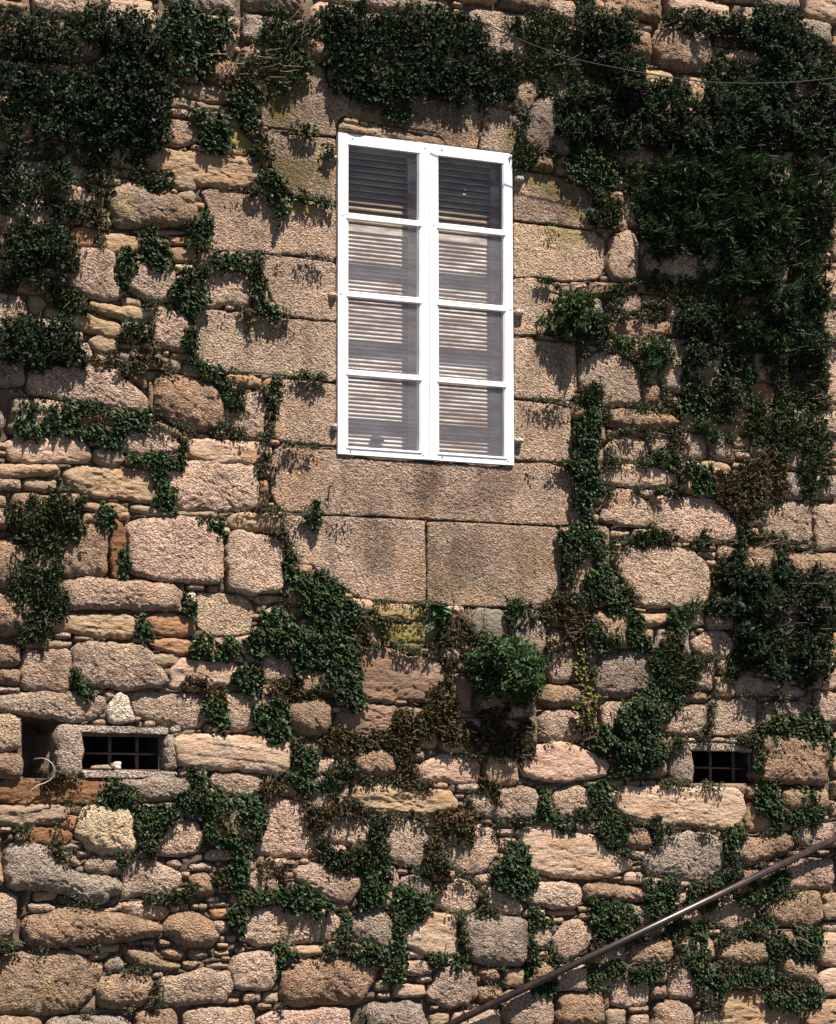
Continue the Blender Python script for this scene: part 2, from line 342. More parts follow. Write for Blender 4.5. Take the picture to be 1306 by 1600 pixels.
STONES = """
b 40,30 150,35 165,85 130,95 85,90 40,90
b 325,95 350,88 372,98 378,122 360,138 330,132 318,118
s 282,135 330,132 362,140 362,160 330,158 300,152 280,148
s 262,150 285,152 330,163 360,166 360,172 300,170 265,165
g 254,184 285,186 310,198 312,222 280,228 252,226 250,205
s 320,176 350,172 374,180 378,196 350,196 325,192
s 350,200 380,200 392,215 396,232 380,243 352,240 345,220
y 228,238 255,232 300,235 350,240 385,247 420,252 418,262 395,290 345,293 305,288 265,276 240,266 226,255
s 262,274 290,272 308,282 308,296 285,295 265,288
s 282,300 300,297 308,305 305,318 292,314 280,306
p 100,255 135,260 142,277 118,280 98,275
g 96,296 112,290 140,298 160,306 155,318 120,322 92,318
s 112,280 140,282 162,294 158,300 130,294 112,287
b 172,297 205,285 220,290 232,300 262,302 300,320 308,328 304,345 300,353 255,354 235,350 190,356 180,352 170,318
o 112,358 130,353 150,360 153,368 142,384 120,384 110,375
s 155,318 170,327 177,350 165,360 150,340
y 162,368 185,365 215,370 221,382 215,392 175,393 161,385
s 205,359 235,358 290,359 295,365 230,367
g 118,388 150,388 175,395 180,405 176,425 178,440 190,452 188,465 165,470 130,462 108,448 104,425
g 222,405 245,418 270,420 274,440 268,470 240,472 205,455 199,435 204,422
o 264,369 306,370 308,382 270,382
o 262,385 290,386 310,391 308,409 270,407
q 270,412 305,413 308,425 280,424
o 312,393 340,391 344,400 332,412 312,410
p 330,419 350,418 375,424 395,430 399,460 392,478 360,475 322,478 319,455 322,432
D 316,297 345,293 385,302 425,300 460,309 500,317 527,323 527,404 480,397 410,394 345,389 320,383 322,360 330,330
D 414,398 460,401 505,407 527,411 527,500 480,496 440,490 430,470 420,445 410,420 406,406
D 303,484 345,484 400,491 450,498 527,504 527,596 480,590 420,584 370,580 330,575 306,560 304,530 308,510
D 432,591 470,594 527,600 527,696 480,693 440,688 430,680 430,640 440,615
y 352,584 395,587 411,592 409,606 370,602 360,595
o 412,594 428,590 430,602 414,608
g 385,618 405,614 411,625 412,685 385,688 362,680 360,650 370,635
w 353,637 359,635 360,672 355,670
b 243,592 262,584 300,590 335,598 345,615 353,640 351,665 330,675 300,672 270,660 245,640 241,615
g 240,478 262,485 293,495 292,520 288,548 260,545 237,535 235,510
y 141,471 180,478 236,484 240,490 232,502 190,500 155,486 142,480
y 105,492 120,487 160,500 190,506 188,525 180,530 150,520 130,515 110,505
s 140,530 155,523 182,532 185,545 160,552 148,545
s 180,553 220,552 260,558 283,566 282,580 240,575 200,567
w 126,540 138,535 146,556 135,565 128,555
p 40,578 90,572 130,570 160,575 185,582 205,600 228,616 233,630 228,642 200,640 150,632 110,625 60,618 40,615
d 188,574 210,576 230,590 232,608 218,602 200,588
s 234,597 240,597 240,640 236,635
o 40,430 75,435 82,450 60,458 40,455
s 40,460 70,464 76,475 60,490 40,488
o 114,655 145,645 162,650 160,668 130,672 115,668
q 40,685 85,683 130,683 135,695 143,715 135,722 90,723 40,720
y 40,726 85,726 92,733 82,742 40,745
p 188,680 200,670 225,670 262,678 283,692 282,705 260,708 225,714 195,708 184,695
y 228,642 242,646 242,660 226,657
s 246,655 268,665 288,680 272,680 248,664
q 297,690 340,688 400,692 424,700 424,720 400,725 370,720 335,726 300,715 294,703
s 145,705 165,694 190,705 195,720 180,730 150,722
y 100,735 120,726 180,730 232,733 243,745 245,770 235,784 200,782 150,775 130,770 105,755
p 262,745 285,722 310,718 360,725 395,728 403,745 404,775 400,796 350,799 290,798 270,785 258,760
s 132,786 180,786 205,796 190,804 150,800 132,795
y 175,797 205,799 203,812 180,812
s 205,789 260,797 340,802 338,808 250,806 208,799
b 118,820 160,820 170,828 172,900 145,903 100,900 95,880 98,850
r 181,812 196,825 198,860 188,870 194,900 178,904 174,875 176,840
p 200,815 245,809 310,811 325,825 345,840 350,865 347,910 300,912 240,905 205,898 202,860
p 362,832 375,828 405,838 435,842 443,855 440,890 444,905 435,925 395,928 358,922 354,870
y 356,806 390,801 432,804 441,820 438,828 395,829 358,822
o 406,735 420,733 423,745 410,745
o 405,750 420,748 424,768 408,770
o 410,777 420,779 418,795 408,792
E 432,698 527,703 530,714 660,723 800,731 803,723 850,723 885,731 900,745 908,775 907,815 880,821 800,817 668,811 580,805 500,802 440,797 425,770 428,720
D 447,806 520,807 600,810 665,814 666,938 640,942 570,936 545,922 510,905 490,880 470,880 455,860 446,830
E 669,815 760,818 870,824 878,840 880,880 878,930 840,945 790,948 700,945 669,940
g 98,908 130,905 200,907 270,914 284,930 280,945 282,954 230,953 180,951 110,954 100,935
w 293,928 302,923 307,930 305,948 293,945
D 309,926 350,928 385,933 398,950 395,970 390,990 350,994 325,990 310,980
p 400,932 440,930 443,938 420,944 400,943
y 82,965 120,959 180,960 212,965 216,980 205,998 170,997 120,990 85,985
o 224,968 245,961 275,960 305,968 308,985 295,996 260,994 240,985 230,978
o 236,1001 260,997 300,1004 301,1018 280,1022 240,1012
s 240,1022 270,1020 284,1026 280,1040 250,1045 236,1032
s 40,1003 90,1000 116,1003 112,1012 70,1014 40,1014
g 40,1018 75,1017 110,1015 111,1070 105,1080 70,1082 40,1080
g 118,1008 160,1003 215,1008 235,1020 238,1040 258,1052 265,1065 250,1075 215,1074 190,1078 165,1074 130,1066 118,1050 114,1025
q 270,1045 290,1030 330,1035 372,1038 370,1055 355,1070 325,1072 300,1062 285,1077 265,1074
g 40,1085 110,1083 150,1086 165,1092 166,1108 150,1122 120,1126 90,1126 60,1118 40,1110
w 186,1083 200,1090 205,1108 212,1125 190,1132 172,1128 167,1110
p 165,1081 182,1080 180,1091 168,1095
g 212,1085 250,1080 310,1085 330,1095 328,1115 318,1135 290,1140 270,1133 240,1126 215,1119 208,1100
w 267,1138 275,1131 285,1134 284,1146 268,1145
L 122,1133 190,1136 262,1138 263,1147 200,1146 123,1143
h 95,1137 118,1135 128,1146 130,1180 128,1212 105,1216 90,1210 87,1165 88,1145
h 259,1149 272,1148 274,1180 278,1203 259,1203
L 129,1205 200,1205 277,1207 276,1215 130,1215
q 280,1152 340,1147 400,1150 450,1155 456,1175 450,1205 430,1210 380,1203 330,1200 282,1198 276,1175 270,1160
r 40,1222 100,1220 150,1219 180,1223 170,1240 165,1254 110,1256 40,1254
h 183,1219 230,1218 290,1218 298,1226 292,1248 240,1252 212,1245 190,1230
s 40,1259 80,1257 108,1264 105,1278 90,1291 40,1290
d 112,1259 128,1258 130,1265 122,1275 110,1270
o 95,1291 110,1274 125,1278 115,1299 98,1294
r 40,1294 95,1296 113,1303 108,1315 80,1320 40,1318
k 130,1262 165,1259 200,1262 207,1280 206,1310 215,1325 205,1335 160,1336 135,1325 118,1305 122,1285
h 40,1318 66,1321 85,1336 105,1352 125,1367 175,1372 190,1382 188,1395 175,1402 165,1414 130,1408 95,1394 66,1390 40,1390
g 136,1346 160,1340 185,1342 190,1352 188,1367 160,1366 134,1360
g 106,1338 118,1337 130,1352 115,1355 105,1348
p 193,1341 230,1343 275,1359 286,1366 278,1385 262,1401 230,1399 205,1404 193,1404
y 40,1395 85,1394 92,1400 85,1407 40,1410
d 91,1400 118,1408 118,1415 95,1412
g 40,1413 75,1413 88,1418 85,1425 50,1427
b 89,1416 106,1414 107,1420 92,1423
y 121,1411 145,1417 142,1422 122,1419
g 146,1421 180,1419 190,1411 194,1420 175,1427 150,1428
p 192,1412 225,1409 262,1419 266,1426 255,1436 220,1435 195,1428
b 40,1433 80,1426 120,1419 150,1427 190,1427 230,1441 255,1446 250,1460 205,1470 165,1474 130,1478 90,1481 40,1481
b 40,1488 100,1484 125,1489 140,1500 163,1509 160,1525 150,1550 120,1585 30,1590
y 108,1479 135,1483 150,1488 140,1492 120,1490
y 150,1477 190,1476 185,1488 160,1488
s 142,1491 175,1489 165,1497 142,1501
h 166,1501 185,1491 196,1510 190,1518 170,1522 164,1512
b 192,1476 210,1481 255,1501 285,1508 280,1517 240,1517 215,1512 200,1500
b 248,1486 270,1480 290,1491 286,1501 262,1499
b 258,1445 270,1431 290,1425 320,1431 335,1441 346,1462 338,1479 310,1481 280,1475 260,1462
b 295,1485 325,1486 330,1495 310,1502 298,1496
b 287,1502 300,1500 322,1503 300,1518 287,1512
y 337,1487 358,1486 360,1493 340,1495
b 155,1530 190,1522 235,1526 240,1537 230,1575 150,1575
g 250,1532 290,1522 330,1516 345,1526 330,1570 245,1570
p 368,1493 400,1486 430,1491 436,1510 432,1530 420,1550 370,1545 362,1516
g 332,1522 360,1517 366,1540 350,1570 330,1566
p 262,1290 285,1283 312,1288 318,1310 310,1332 280,1340 250,1336 240,1325 250,1305
p 322,1332 345,1325 362,1329 362,1345 340,1345 322,1342
g 262,1347 278,1343 286,1352 280,1360 264,1356
p 298,1353 320,1348 340,1355 338,1363 300,1360
b 300,1368 325,1365 337,1385 335,1400 310,1402 298,1385
g 275,1390 290,1388 295,1402 280,1405
g 283,1415 296,1413 297,1422 284,1424
g 300,1414 312,1413 312,1421 302,1422
p 328,1412 355,1410 362,1416 330,1418
o 330,1420 362,1421 360,1436 334,1437
g 335,1441 360,1439 360,1455 345,1462 335,1450
p 385,1455 395,1430 440,1412 455,1420 480,1428 500,1426 520,1425 538,1436 538,1448 524,1462 520,1472 480,1474 400,1478 377,1472
g 385,1370 415,1358 435,1375 434,1395 405,1395 380,1385
p 420,1258 445,1248 480,1258 490,1275 486,1300 500,1330 480,1342 440,1340 400,1335 405,1310 412,1280
g 332,1210 380,1209 412,1219 414,1232 395,1245 345,1240 330,1224
p 515,1280 540,1272 570,1275 583,1290 578,1308 560,1325 525,1318 505,1310
y 550,1230 590,1226 640,1231 700,1236 716,1250 712,1265 690,1272 640,1275 600,1271 570,1262 550,1248
g 606,1282 640,1279 656,1288 672,1318 670,1345 655,1358 625,1352 604,1340 600,1310
p 710,1298 745,1288 770,1292 778,1320 772,1345 758,1362 725,1368 700,1352 690,1330 700,1312
q 650,1205 670,1187 700,1180 745,1187 752,1200 750,1223 700,1223 650,1219
q 812,1190 830,1165 880,1162 920,1174 950,1192 945,1215 900,1220 840,1218 815,1212
g 736,1245 770,1235 820,1229 838,1236 840,1265 830,1280 780,1282 750,1275 735,1262
g 865,1240 885,1227 910,1231 924,1245 926,1262 905,1282 880,1275 864,1262
q 955,1240 975,1231 1030,1230 1085,1231 1150,1233 1163,1246 1165,1275 1150,1295 1110,1295 1070,1285 1020,1288 985,1280 960,1265
g 1046,1130 1060,1108 1085,1100 1103,1102 1106,1130 1095,1147 1070,1149 1048,1147
D 1110,1094 1150,1092 1182,1093 1185,1130 1165,1149 1112,1149
g 1188,1098 1235,1096 1270,1101 1270,1130 1220,1135 1195,1138 1188,1125
L 1074,1163 1110,1161 1163,1165 1165,1174 1120,1173 1078,1172
h 1056,1166 1072,1164 1080,1175 1083,1200 1083,1225 1065,1225 1050,1222 1048,1190
w 1070,1157 1082,1153 1090,1158 1075,1161
g 1094,1156 1106,1151 1110,1158 1100,1161
g 1112,1158 1122,1152 1134,1154 1136,1159 1120,1161
w 1138,1159 1146,1153 1154,1160 1146,1162
h 930,1040 945,1025 990,1015 1020,1022 1035,1045 1040,1070 1015,1085 960,1092 935,1080 928,1060
g 1080,1000 1110,985 1140,990 1148,1010 1135,1030 1105,1025 1082,1015
p 1150,1060 1170,1055 1210,1068 1245,1075 1270,1085 1200,1088 1150,1083
p 958,870 980,853 1020,852 1070,859 1095,876 1106,890 1104,930 1095,945 1050,949 1000,947 985,925 965,895
g 897,885 920,862 930,870 925,895 910,935 895,930
y 990,961 1040,959 1048,970 1020,980 990,975
p 950,772 965,764 985,766 998,778 1014,788 1018,805 1015,818 990,824 955,819 937,812 942,795
q 955,728 980,727 1020,731 1055,741 1062,755 1045,762 1000,760 970,758 940,755 945,742
g 952,690 970,680 1005,685 1014,695 1013,715 990,722 960,720 948,705
y 955,829 985,829 980,840 955,840
p 1022,785 1035,774 1070,776 1110,780 1135,795 1150,820 1155,840 1130,848 1090,848 1050,843 1028,830 1020,805
g 1195,795 1215,785 1270,783 1270,845 1235,850 1200,840 1185,820
g 1108,700 1118,685 1140,690 1150,705 1145,722 1120,720
p 1173,705 1185,692 1205,695 1210,712 1195,720 1178,718
b 945,645 960,637 1000,640 1045,645 1062,660 1050,672 1000,672 950,668
g 1012,678 1030,674 1048,682 1045,705 1020,710
E 804,262 830,268 870,275 905,290 930,310 935,345 925,357 870,349 804,342
D 804,347 850,352 930,361 945,375 945,420 935,436 880,439 840,431 804,431
g 955,370 985,360 998,380 992,440 960,440 950,420
D 804,435 835,433 858,440 875,455 870,480 855,520 804,523
D 804,527 850,532 900,538 905,590 895,625 804,621
g 907,560 940,548 985,565 1000,590 1000,630 950,635 915,630 907,600
D 804,626 850,630 892,636 895,700 885,722 840,719 804,717
E 540,180 560,140 600,120 650,115 700,130 757,160 752,200 747,231 700,224 690,207 640,199 570,187
s 533,193 560,197 620,205 690,213 700,226 640,221 580,213 532,205
E 762,163 800,172 815,192 802,239 752,231 756,200
h 820,192 842,150 865,155 880,180 890,215 895,243 850,239 812,231
b 795,130 830,112 860,130 838,150 822,180 800,167 770,160
E 412,170 430,140 470,130 482,95 502,100 514,130 550,150 546,175 530,187 527,211 500,208 460,203 430,198 412,193
E 412,204 440,207 480,211 527,215 527,316 490,308 450,301 440,280 425,255 415,230
b 1022,40 1105,40 1112,85 1108,112 1060,110 1025,100
b 1125,85 1150,76 1200,80 1205,105 1170,112 1130,105
b 885,40 940,40 940,85 900,90 880,75
g 955,235 1000,225 1025,235 1022,262 985,270 960,255
g 975,300 1000,305 1003,350 990,356 978,340
p 1038,470 1060,465 1062,500 1042,500
g 968,462 1000,460 1002,488 972,490
v 950,505 1000,501 1050,505 1055,520 1000,530 955,525
o 1170,600 1200,598 1215,615 1205,635 1175,625
y 585,948 610,945 645,947 660,951 662,967 640,970 600,969 585,962
m 598,976 640,974 680,977 690,986 675,1005 650,1014 620,1008 602,1000
t 735,956 755,951 785,954 792,975 795,995 765,1000 738,990
v 548,1021 580,1015 615,1016 650,1026 690,1036 700,1060 695,1085 660,1095 620,1090 615,1099 575,1098 560,1075
v 530,1115 570,1102 615,1104 660,1106 665,1130 630,1145 570,1145 525,1150 522,1130
v 702,1060 725,1050 740,1080 730,1110 702,1110
r 700,962 730,960 733,1000 705,1010 693,985
g 545,985 580,960 595,985 598,1010 555,1012
g 402,1040 430,1020 460,1035 458,1060 420,1068 405,1058
g 416,955 440,946 452,952 450,975 430,975 418,965
g 354,1085 385,1080 408,1090 405,1120 400,1140 365,1142 354,1120
b 450,1100 480,1095 512,1090 519,1105 517,1140 500,1152 460,1145 448,1125
b 552,1178 590,1168 612,1180 618,1205 600,1218 565,1215 550,1198
p 490,1190 515,1180 530,1195 515,1210 490,1212
h 625,1375 645,1366 668,1370 677,1385 668,1402 640,1402 622,1392
p 680,1395 700,1380 728,1373 745,1390 747,1420 735,1427 700,1424 680,1415
p 752,1385 765,1385 790,1400 815,1414 814,1428 790,1428 760,1415
p 840,1379 880,1378 903,1385 905,1405 903,1419 860,1419 818,1409 825,1395
q 640,1440 660,1430 708,1430 715,1445 715,1485 705,1495 660,1489 635,1480 636,1460
h 718,1435 740,1430 790,1432 822,1440 824,1470 820,1505 800,1512 740,1505 728,1480
h 546,1440 570,1422 600,1420 612,1440 620,1470 610,1485 575,1478 548,1465
p 635,1486 675,1485 678,1492 650,1497 635,1494
g 628,1506 660,1501 672,1510 672,1522 640,1525 624,1520
g 680,1522 710,1509 740,1526 745,1560 700,1580 670,1560
b 745,1516 770,1511 782,1522 780,1535 755,1535
y 445,1482 505,1479 508,1490 480,1495 450,1491
y 520,1484 540,1481 542,1490 522,1492
b 440,1521 465,1501 500,1497 540,1494 600,1501 608,1506 590,1527 570,1570 438,1575
g 462,1360 490,1350 530,1365 562,1372 555,1400 540,1411 512,1407 490,1392 465,1375
q 808,1303 815,1295 860,1293 885,1302 930,1305 940,1318 950,1330 985,1345 988,1352 970,1365 930,1372 890,1374 855,1367 825,1355 818,1330
b 912,1386 930,1381 1000,1386 1008,1400 1005,1410 970,1410 930,1405 915,1409
h 1002,1350 1020,1325 1045,1305 1080,1298 1115,1305 1130,1318 1134,1345 1128,1370 1095,1378 1050,1375 1015,1365
b 1150,1312 1195,1310 1225,1300 1238,1310 1240,1330 1200,1345 1160,1355 1148,1340
g 862,1470 885,1440 905,1438 920,1450 925,1470 905,1490 880,1505 865,1490
g 830,1455 850,1445 861,1455 857,1475 840,1485 828,1475
y 855,1424 900,1423 903,1430 860,1432
g 1045,1408 1070,1396 1085,1402 1065,1415 1045,1421
g 1100,1430 1130,1411 1165,1409 1186,1420 1180,1440 1150,1455 1120,1445
b 1195,1420 1220,1401 1280,1392 1285,1448 1220,1450 1200,1440
b 1120,1480 1150,1463 1195,1471 1205,1500 1170,1515 1140,1510 1118,1500
b 980,1490 1010,1466 1045,1466 1055,1490 1040,1510 1000,1508 980,1505
p 960,1532 985,1521 1010,1531 1015,1570 955,1575
g 1045,1526 1065,1509 1085,1521 1088,1560 1045,1560
b 1210,1496 1235,1491 1275,1500 1280,1540 1230,1536 1215,1516
"""


# ------------------------------------------------------------------ the stone wall
TYPES = {   # base colour, material, protrusion, edge drop, edge radius, lumpiness
    'g': ((0.370, 0.285, 0.235), M_GRAN, 0.012, 0.035, 0.022, 1.0),
    'p': ((0.450, 0.345, 0.285), M_GRAN, 0.015, 0.035, 0.022, 1.0),
    'h': ((0.300, 0.255, 0.225), M_GRAN, 0.010, 0.030, 0.020, 1.0),
    'b': ((0.300, 0.215, 0.155), M_GRAN, 0.020, 0.045, 0.030, 1.35),
    'D': ((0.400, 0.310, 0.250), M_GRAN, -0.012, 0.014, 0.008, 0.38),
    'E': ((0.320, 0.255, 0.205), M_GRAN, -0.012, 0.014, 0.008, 0.38),
    'L': ((0.400, 0.350, 0.320), M_GRAN, 0.010, 0.010, 0.006, 0.25),
    'y': ((0.325, 0.245, 0.172), M_SCH, 0.015, 0.040, 0.020, 0.95),
    's': ((0.260, 0.215, 0.170), M_SCH, 0.000, 0.035, 0.018, 1.2),
    'o': ((0.300, 0.180, 0.110), M_SCH, 0.000, 0.030, 0.015, 1.0),
    'r': ((0.160, 0.085, 0.045), M_SCH, 0.000, 0.025, 0.012, 0.9),
    'v': ((0.220, 0.158, 0.130), M_SCH, 0.005, 0.030, 0.018, 0.9),
    'q': ((0.420, 0.325, 0.270), M_SCH, 0.012, 0.035, 0.020, 0.62),
    'k': ((0.520, 0.420, 0.310), M_GRAN, 0.015, 0.040, 0.030, 0.8),
    'w': ((0.580, 0.520, 0.480), M_GRAN, 0.005, 0.025, 0.015, 0.7),
    'm': ((0.150, 0.145, 0.075), M_SCH, 0.000, 0.025, 0.015, 1.0),
    't': ((0.200, 0.205, 0.165), M_SCH, -0.005, 0.015, 0.010, 0.5),
    'd': ((0.085, 0.070, 0.060), M_SCH, -0.005, 0.025, 0.015, 0.8),
}


def stain_at(x, z, which):
    v = np.zeros_like(x)
    for (k, cx, cy, rx, ry, s) in STAINS:
        if k != which: continue
        c = P(cx, cy); sx = rx/222.0; sz = ry/240.0
        r = np.sqrt(((x-c[0])/sx)**2+((z-c[2])/sz)**2)+(0.55*fbm(x*11, z*2.6, 91+len(k), 4)+0.5*fbm(x*5, z*5, 94, 4)+0.4*fbm(x*22, z*16, 95, 3) if k == 'grime' else 1.1*fbm(x*9, z*7, 91, 5))
        v = np.maximum(v, s*np.clip((1.3-r)/(0.85 if k == 'grime' else 0.55), 0, 1))
    return v


def contour(poly, smooth, step, rough, seed, grow=0.004, cut=0.03):
    p = np.array(poly)
    for k in range(smooth):                            # corner cutting
        q = np.roll(p, -1, 0); ln = np.linalg.norm(q-p, axis=1)
        w = np.minimum(0.16 if k == 0 else 0.24, cut/np.maximum(ln, 1e-6))[:, None]
        p = np.stack([p*(1-w)+q*w, p*w+q*(1-w)], 1).reshape(-1, 2)
    seg = np.roll(p, -1, 0)-p; L = np.linalg.norm(seg, axis=1); cum = np.concatenate([[0], np.cumsum(L)])
    n = max(10, int(cum[-1]/step))
    t = np.linspace(0, cum[-1], n, endpoint=False)
    i = np.clip(np.searchsorted(cum, t, side='right')-1, 0, len(p)-1)
    c = p[i]+seg[i]*((t-cum[i])/np.maximum(L[i], 1e-9))[:, None]
    tan = np.roll(c, -1, 0)-np.roll(c, 1, 0); tan /= np.maximum(np.linalg.norm(tan, axis=1), 1e-9)[:, None]
    nor = np.stack([tan[:, 1], -tan[:, 0]], 1)
    off = grow+rough*(fbm(c[:, 0]*11, c[:, 1]*11, seed, 2)*1.5+fbm(c[:, 0]*38, c[:, 1]*38, seed+5, 2)*0.7)
    return c+nor*off[:, None]


def stone_geo(poly, code, seed, step=0.0125, prot=None):
    col, mat, p, drop, er, lump = TYPES[code]
    col = np.array(col)*np.array((0.96, 0.875, 0.775)); er *= 0.5; drop *= 0.72 if code not in 'bhk' else 0.9
    rng = np.random.RandomState(seed)
    dressed = code in 'DEL'
    poly = np.array(poly)
    a2 = np.sum(poly[:, 0]*np.roll(poly[:, 1], -1)-np.roll(poly[:, 0], -1)*poly[:, 1])
    if a2 < 0: poly = poly[::-1]
    size = math.sqrt(abs(a2)/2)
    if size < 0.16: step = 0.011
    c = contour(poly, 2 if code in 'bhk' and size > 0.13 else 1, step, 0.006 if dressed else min(0.014, 0.05*size+0.002), seed, 0.003 if dressed else (0.009 if size > 0.13 else 0.004), 0.010 if dressed else (0.07 if code in 'bhk' else 0.032))
    n = len(c); cen = c.mean(0)
    R = np.linalg.norm(c-cen, axis=1)
    K = max(4, int(R.max()/step*0.8))
    ts = np.concatenate([[0, 0.25/K, 0.6/K], np.arange(1, K)/K])
    rings = cen+(c[None]-cen)*(1-ts)[:, None, None]
    pts = np.concatenate([c, rings.reshape(-1, 2), cen[None]])     # back ring, rings, centre
    x, z = pts[:, 0], pts[:, 1]
    # distance to the outline
    d = np.full(len(pts), 9.0)
    for i0 in range(0, len(pts), 4000):
        q = pts[i0:i0+4000]
        d[i0:i0+4000] = np.sqrt(((q[:, None]-c[None])**2).sum(2).min(1))
    if prot is None:
        prot = p+(rng.rand()-0.5)*(0.003 if dressed else 0.05)*min(1, size*3)
    if size < 0.10 and seed < 900: prot = min(prot, 0.002)
    h = prot-drop*np.exp(-d/er)
    if not dressed:
        dm = max(d.max(), 0.02)
        dom = 0.15 if size < 0.1 else {'b': 1.0, 'h': 0.85, 'k': 0.8, 'g': 0.32, 'p': 0.22}.get(code, 0.25)
        h = h+dom*min(0.045, 0.14*size)*(1-(1-np.minimum(1, d/dm))**2.5)*(0.5+0.8*rng.rand())
        h = h+(rng.rand()-0.5)*0.07*(x-cen[0])+(rng.rand()-0.35)*0.10*(z-cen[1])
    ss = min(1.0, size*3.0+0.25)*lump
    if mat is M_SCH:
        th = rng.rand()*0.25-0.05; u = x*math.cos(th)-z*math.sin(th); w = x*math.sin(th)+z*math.cos(th)
        h = h+ss*(0.015*fbm(u*2.6, w*11, seed, 3)+0.010*fbm(u*10, w*28, seed+9, 3)+0.010*fbm(x*44, z*52, seed, 2))
        st = w*11+1.2*fbm(u*3, w*6, seed+3, 2); h = h+ss*0.006*(1-(st-np.floor(st)))*(fbm(u*1.5, w*3, seed+6, 2) > 0)
    else:
        u = (x+z)*0.707; w = (z-x)*0.707
        h = h+ss*(0.012*fbm(x*5, z*5, seed, 2)+(0.009 if code in 'bhk' else 0.0045)*fbm(u*22, w*13, seed+4, 2))+(0.6+0.4*min(1, ss))*(0.0095 if not dressed else 0.0065)*fbm(u*74, w*50, seed+8, 2)
    y = -h
    y[:n] = 0.10
    e = y[n:2*n]; y[n:2*n] = np.maximum(e, e*0.5+0.008)
    V = np.stack([x, y, z], 1)
    rows = len(ts)+1
    k = np.arange(n); k2 = (k+1) % n
    F = [np.stack([r*n+k, r*n+k2, (r+1)*n+k2, (r+1)*n+k], 1) for r in range(rows-1)]
    F4 = np.concatenate(F)
    last = (rows-1)*n
    F3 = np.stack([last+k, last+k2, np.full(n, len(V)-1)], 1)
    jit = 1+0.15*(rng.rand()-0.5); cj = 1+0.05*(rng.rand(3)-0.5)
    tint = np.clip(np.array(col)*jit*cj, 0, 1)
    T = np.tile(tint, (len(V), 1))
    # staining of each stone: large soft blotches of rust or grey crust
    bl = np.clip(fbm(x*2.6, z*3.2, seed+31, 3)*1.6+rng.rand()*0.5-0.45, 0, 1)[:, None]
    other = np.array([(0.32, 0.18, 0.09), (0.19, 0.16, 0.135), (0.28, 0.20, 0.13), (0.38, 0.30, 0.24)][rng.randint(4)])
    if code not in 'rd': T = T*(1-0.6*bl)+other*0.6*bl
    A = dict(tint=T, grime=stain_at(x, z, 'grime'), lichen=stain_at(x, z, 'lichen'))
    return V, [F4, F3], A, mat, cen


wall = empty('stone_wall', (0, 0, 0))
tag(wall, 'old rubble and granite block wall overgrown with ivy around the white window', 'wall', kind='thing')

# occupancy raster in wall space
CELL = 0.008
X0, X1, Z0, Z1 = -4.6, 4.9, 0.0, 8.7
NX, NZ = int((X1-X0)/CELL), int((Z1-Z0)/CELL)
occ = np.zeros((NZ, NX), bool)


def paint(poly, grow=1):
    poly = np.asarray(poly)
    i0 = max(0, int((poly[:, 0].min()-X0)/CELL)-2); i1 = min(NX, int((poly[:, 0].max()-X0)/CELL)+3)
    j0 = max(0, int((poly[:, 1].min()-Z0)/CELL)-2); j1 = min(NZ, int((poly[:, 1].max()-Z0)/CELL)+3)
    if i1 <= i0 or j1 <= j0: return
    gx, gz = np.meshgrid(X0+(np.arange(i0, i1)+0.5)*CELL, Z0+(np.arange(j0, j1)+0.5)*CELL)
    ins = np.zeros(gx.shape, bool)
    q = np.roll(poly, -1, 0)
    for (ax, az), (bx, bz) in zip(poly, q):
        cond = (az > gz) != (bz > gz)
        with np.errstate(divide='ignore', invalid='ignore'):
            ins ^= cond & (gx < (bx-ax)*(gz-az)/(bz-az)+ax)
    for _ in range(grow):
        e = ins.copy(); e[1:] |= ins[:-1]; e[:-1] |= ins[1:]; e[:, 1:] |= ins[:, :-1]; e[:, :-1] |= ins[:, 1:]; ins = e
    occ[j0:j1, i0:i1] |= ins


WX, WZ, WW, WH = -0.57502736, 0.34651765+ZC, 1.28716581, 2.11883867     # window rectangle on the wall
HOLES = [XZ([(130, 1146), (257, 1147), (258, 1204), (129, 1204)]), XZ([(1082, 1172), (1178, 1175), (1176, 1229), (1083, 1226)])]
CAVITY = XZ([(40, 1124), (70, 1122), (92, 1132), (88, 1150), (86, 1180), (84, 1212), (40, 1218)])
paint(np.array([(WX-0.012, WZ-0.012), (WX+WW+0.012, WZ-0.012), (WX+WW+0.012, WZ+WH+0.012), (WX-0.012, WZ+WH+0.012)]), 0)
for hpoly in HOLES+[CAVITY]: paint(hpoly, 0)

stones = []                                            # (polygon in wall space, type)
for line in STONES.strip().splitlines():
    code, rest = line.split(' ', 1)
    pts = [tuple(float(v) for v in p.split(',')) for p in rest.split()]
    sl = int(abs(pts[0][1])*7.3+len(pts)*13) % 61     # stones running out at the left keep irregular ends
    pts = [(a-(sl-14) if a <= 41 else a, b_) for a, b_ in pts]
    poly = XZ(pts)
    stones.append((poly, code, True)); paint(poly)

# remaining wall: grow irregular stones into the free area, large ones first
FR = XZ([(0, 0), (1306, 0), (1306, 1600), (0, 1600)])


def in_frame(x, z):
    p = np.array([x, 0, z])-CAM
    u = 653+FPX*(p@_R)/(p@_d); v = 800-FPX*(p@_U)/(p@_d)
    return -8 < u < 1314 and -8 < v < 1608, (u, v)


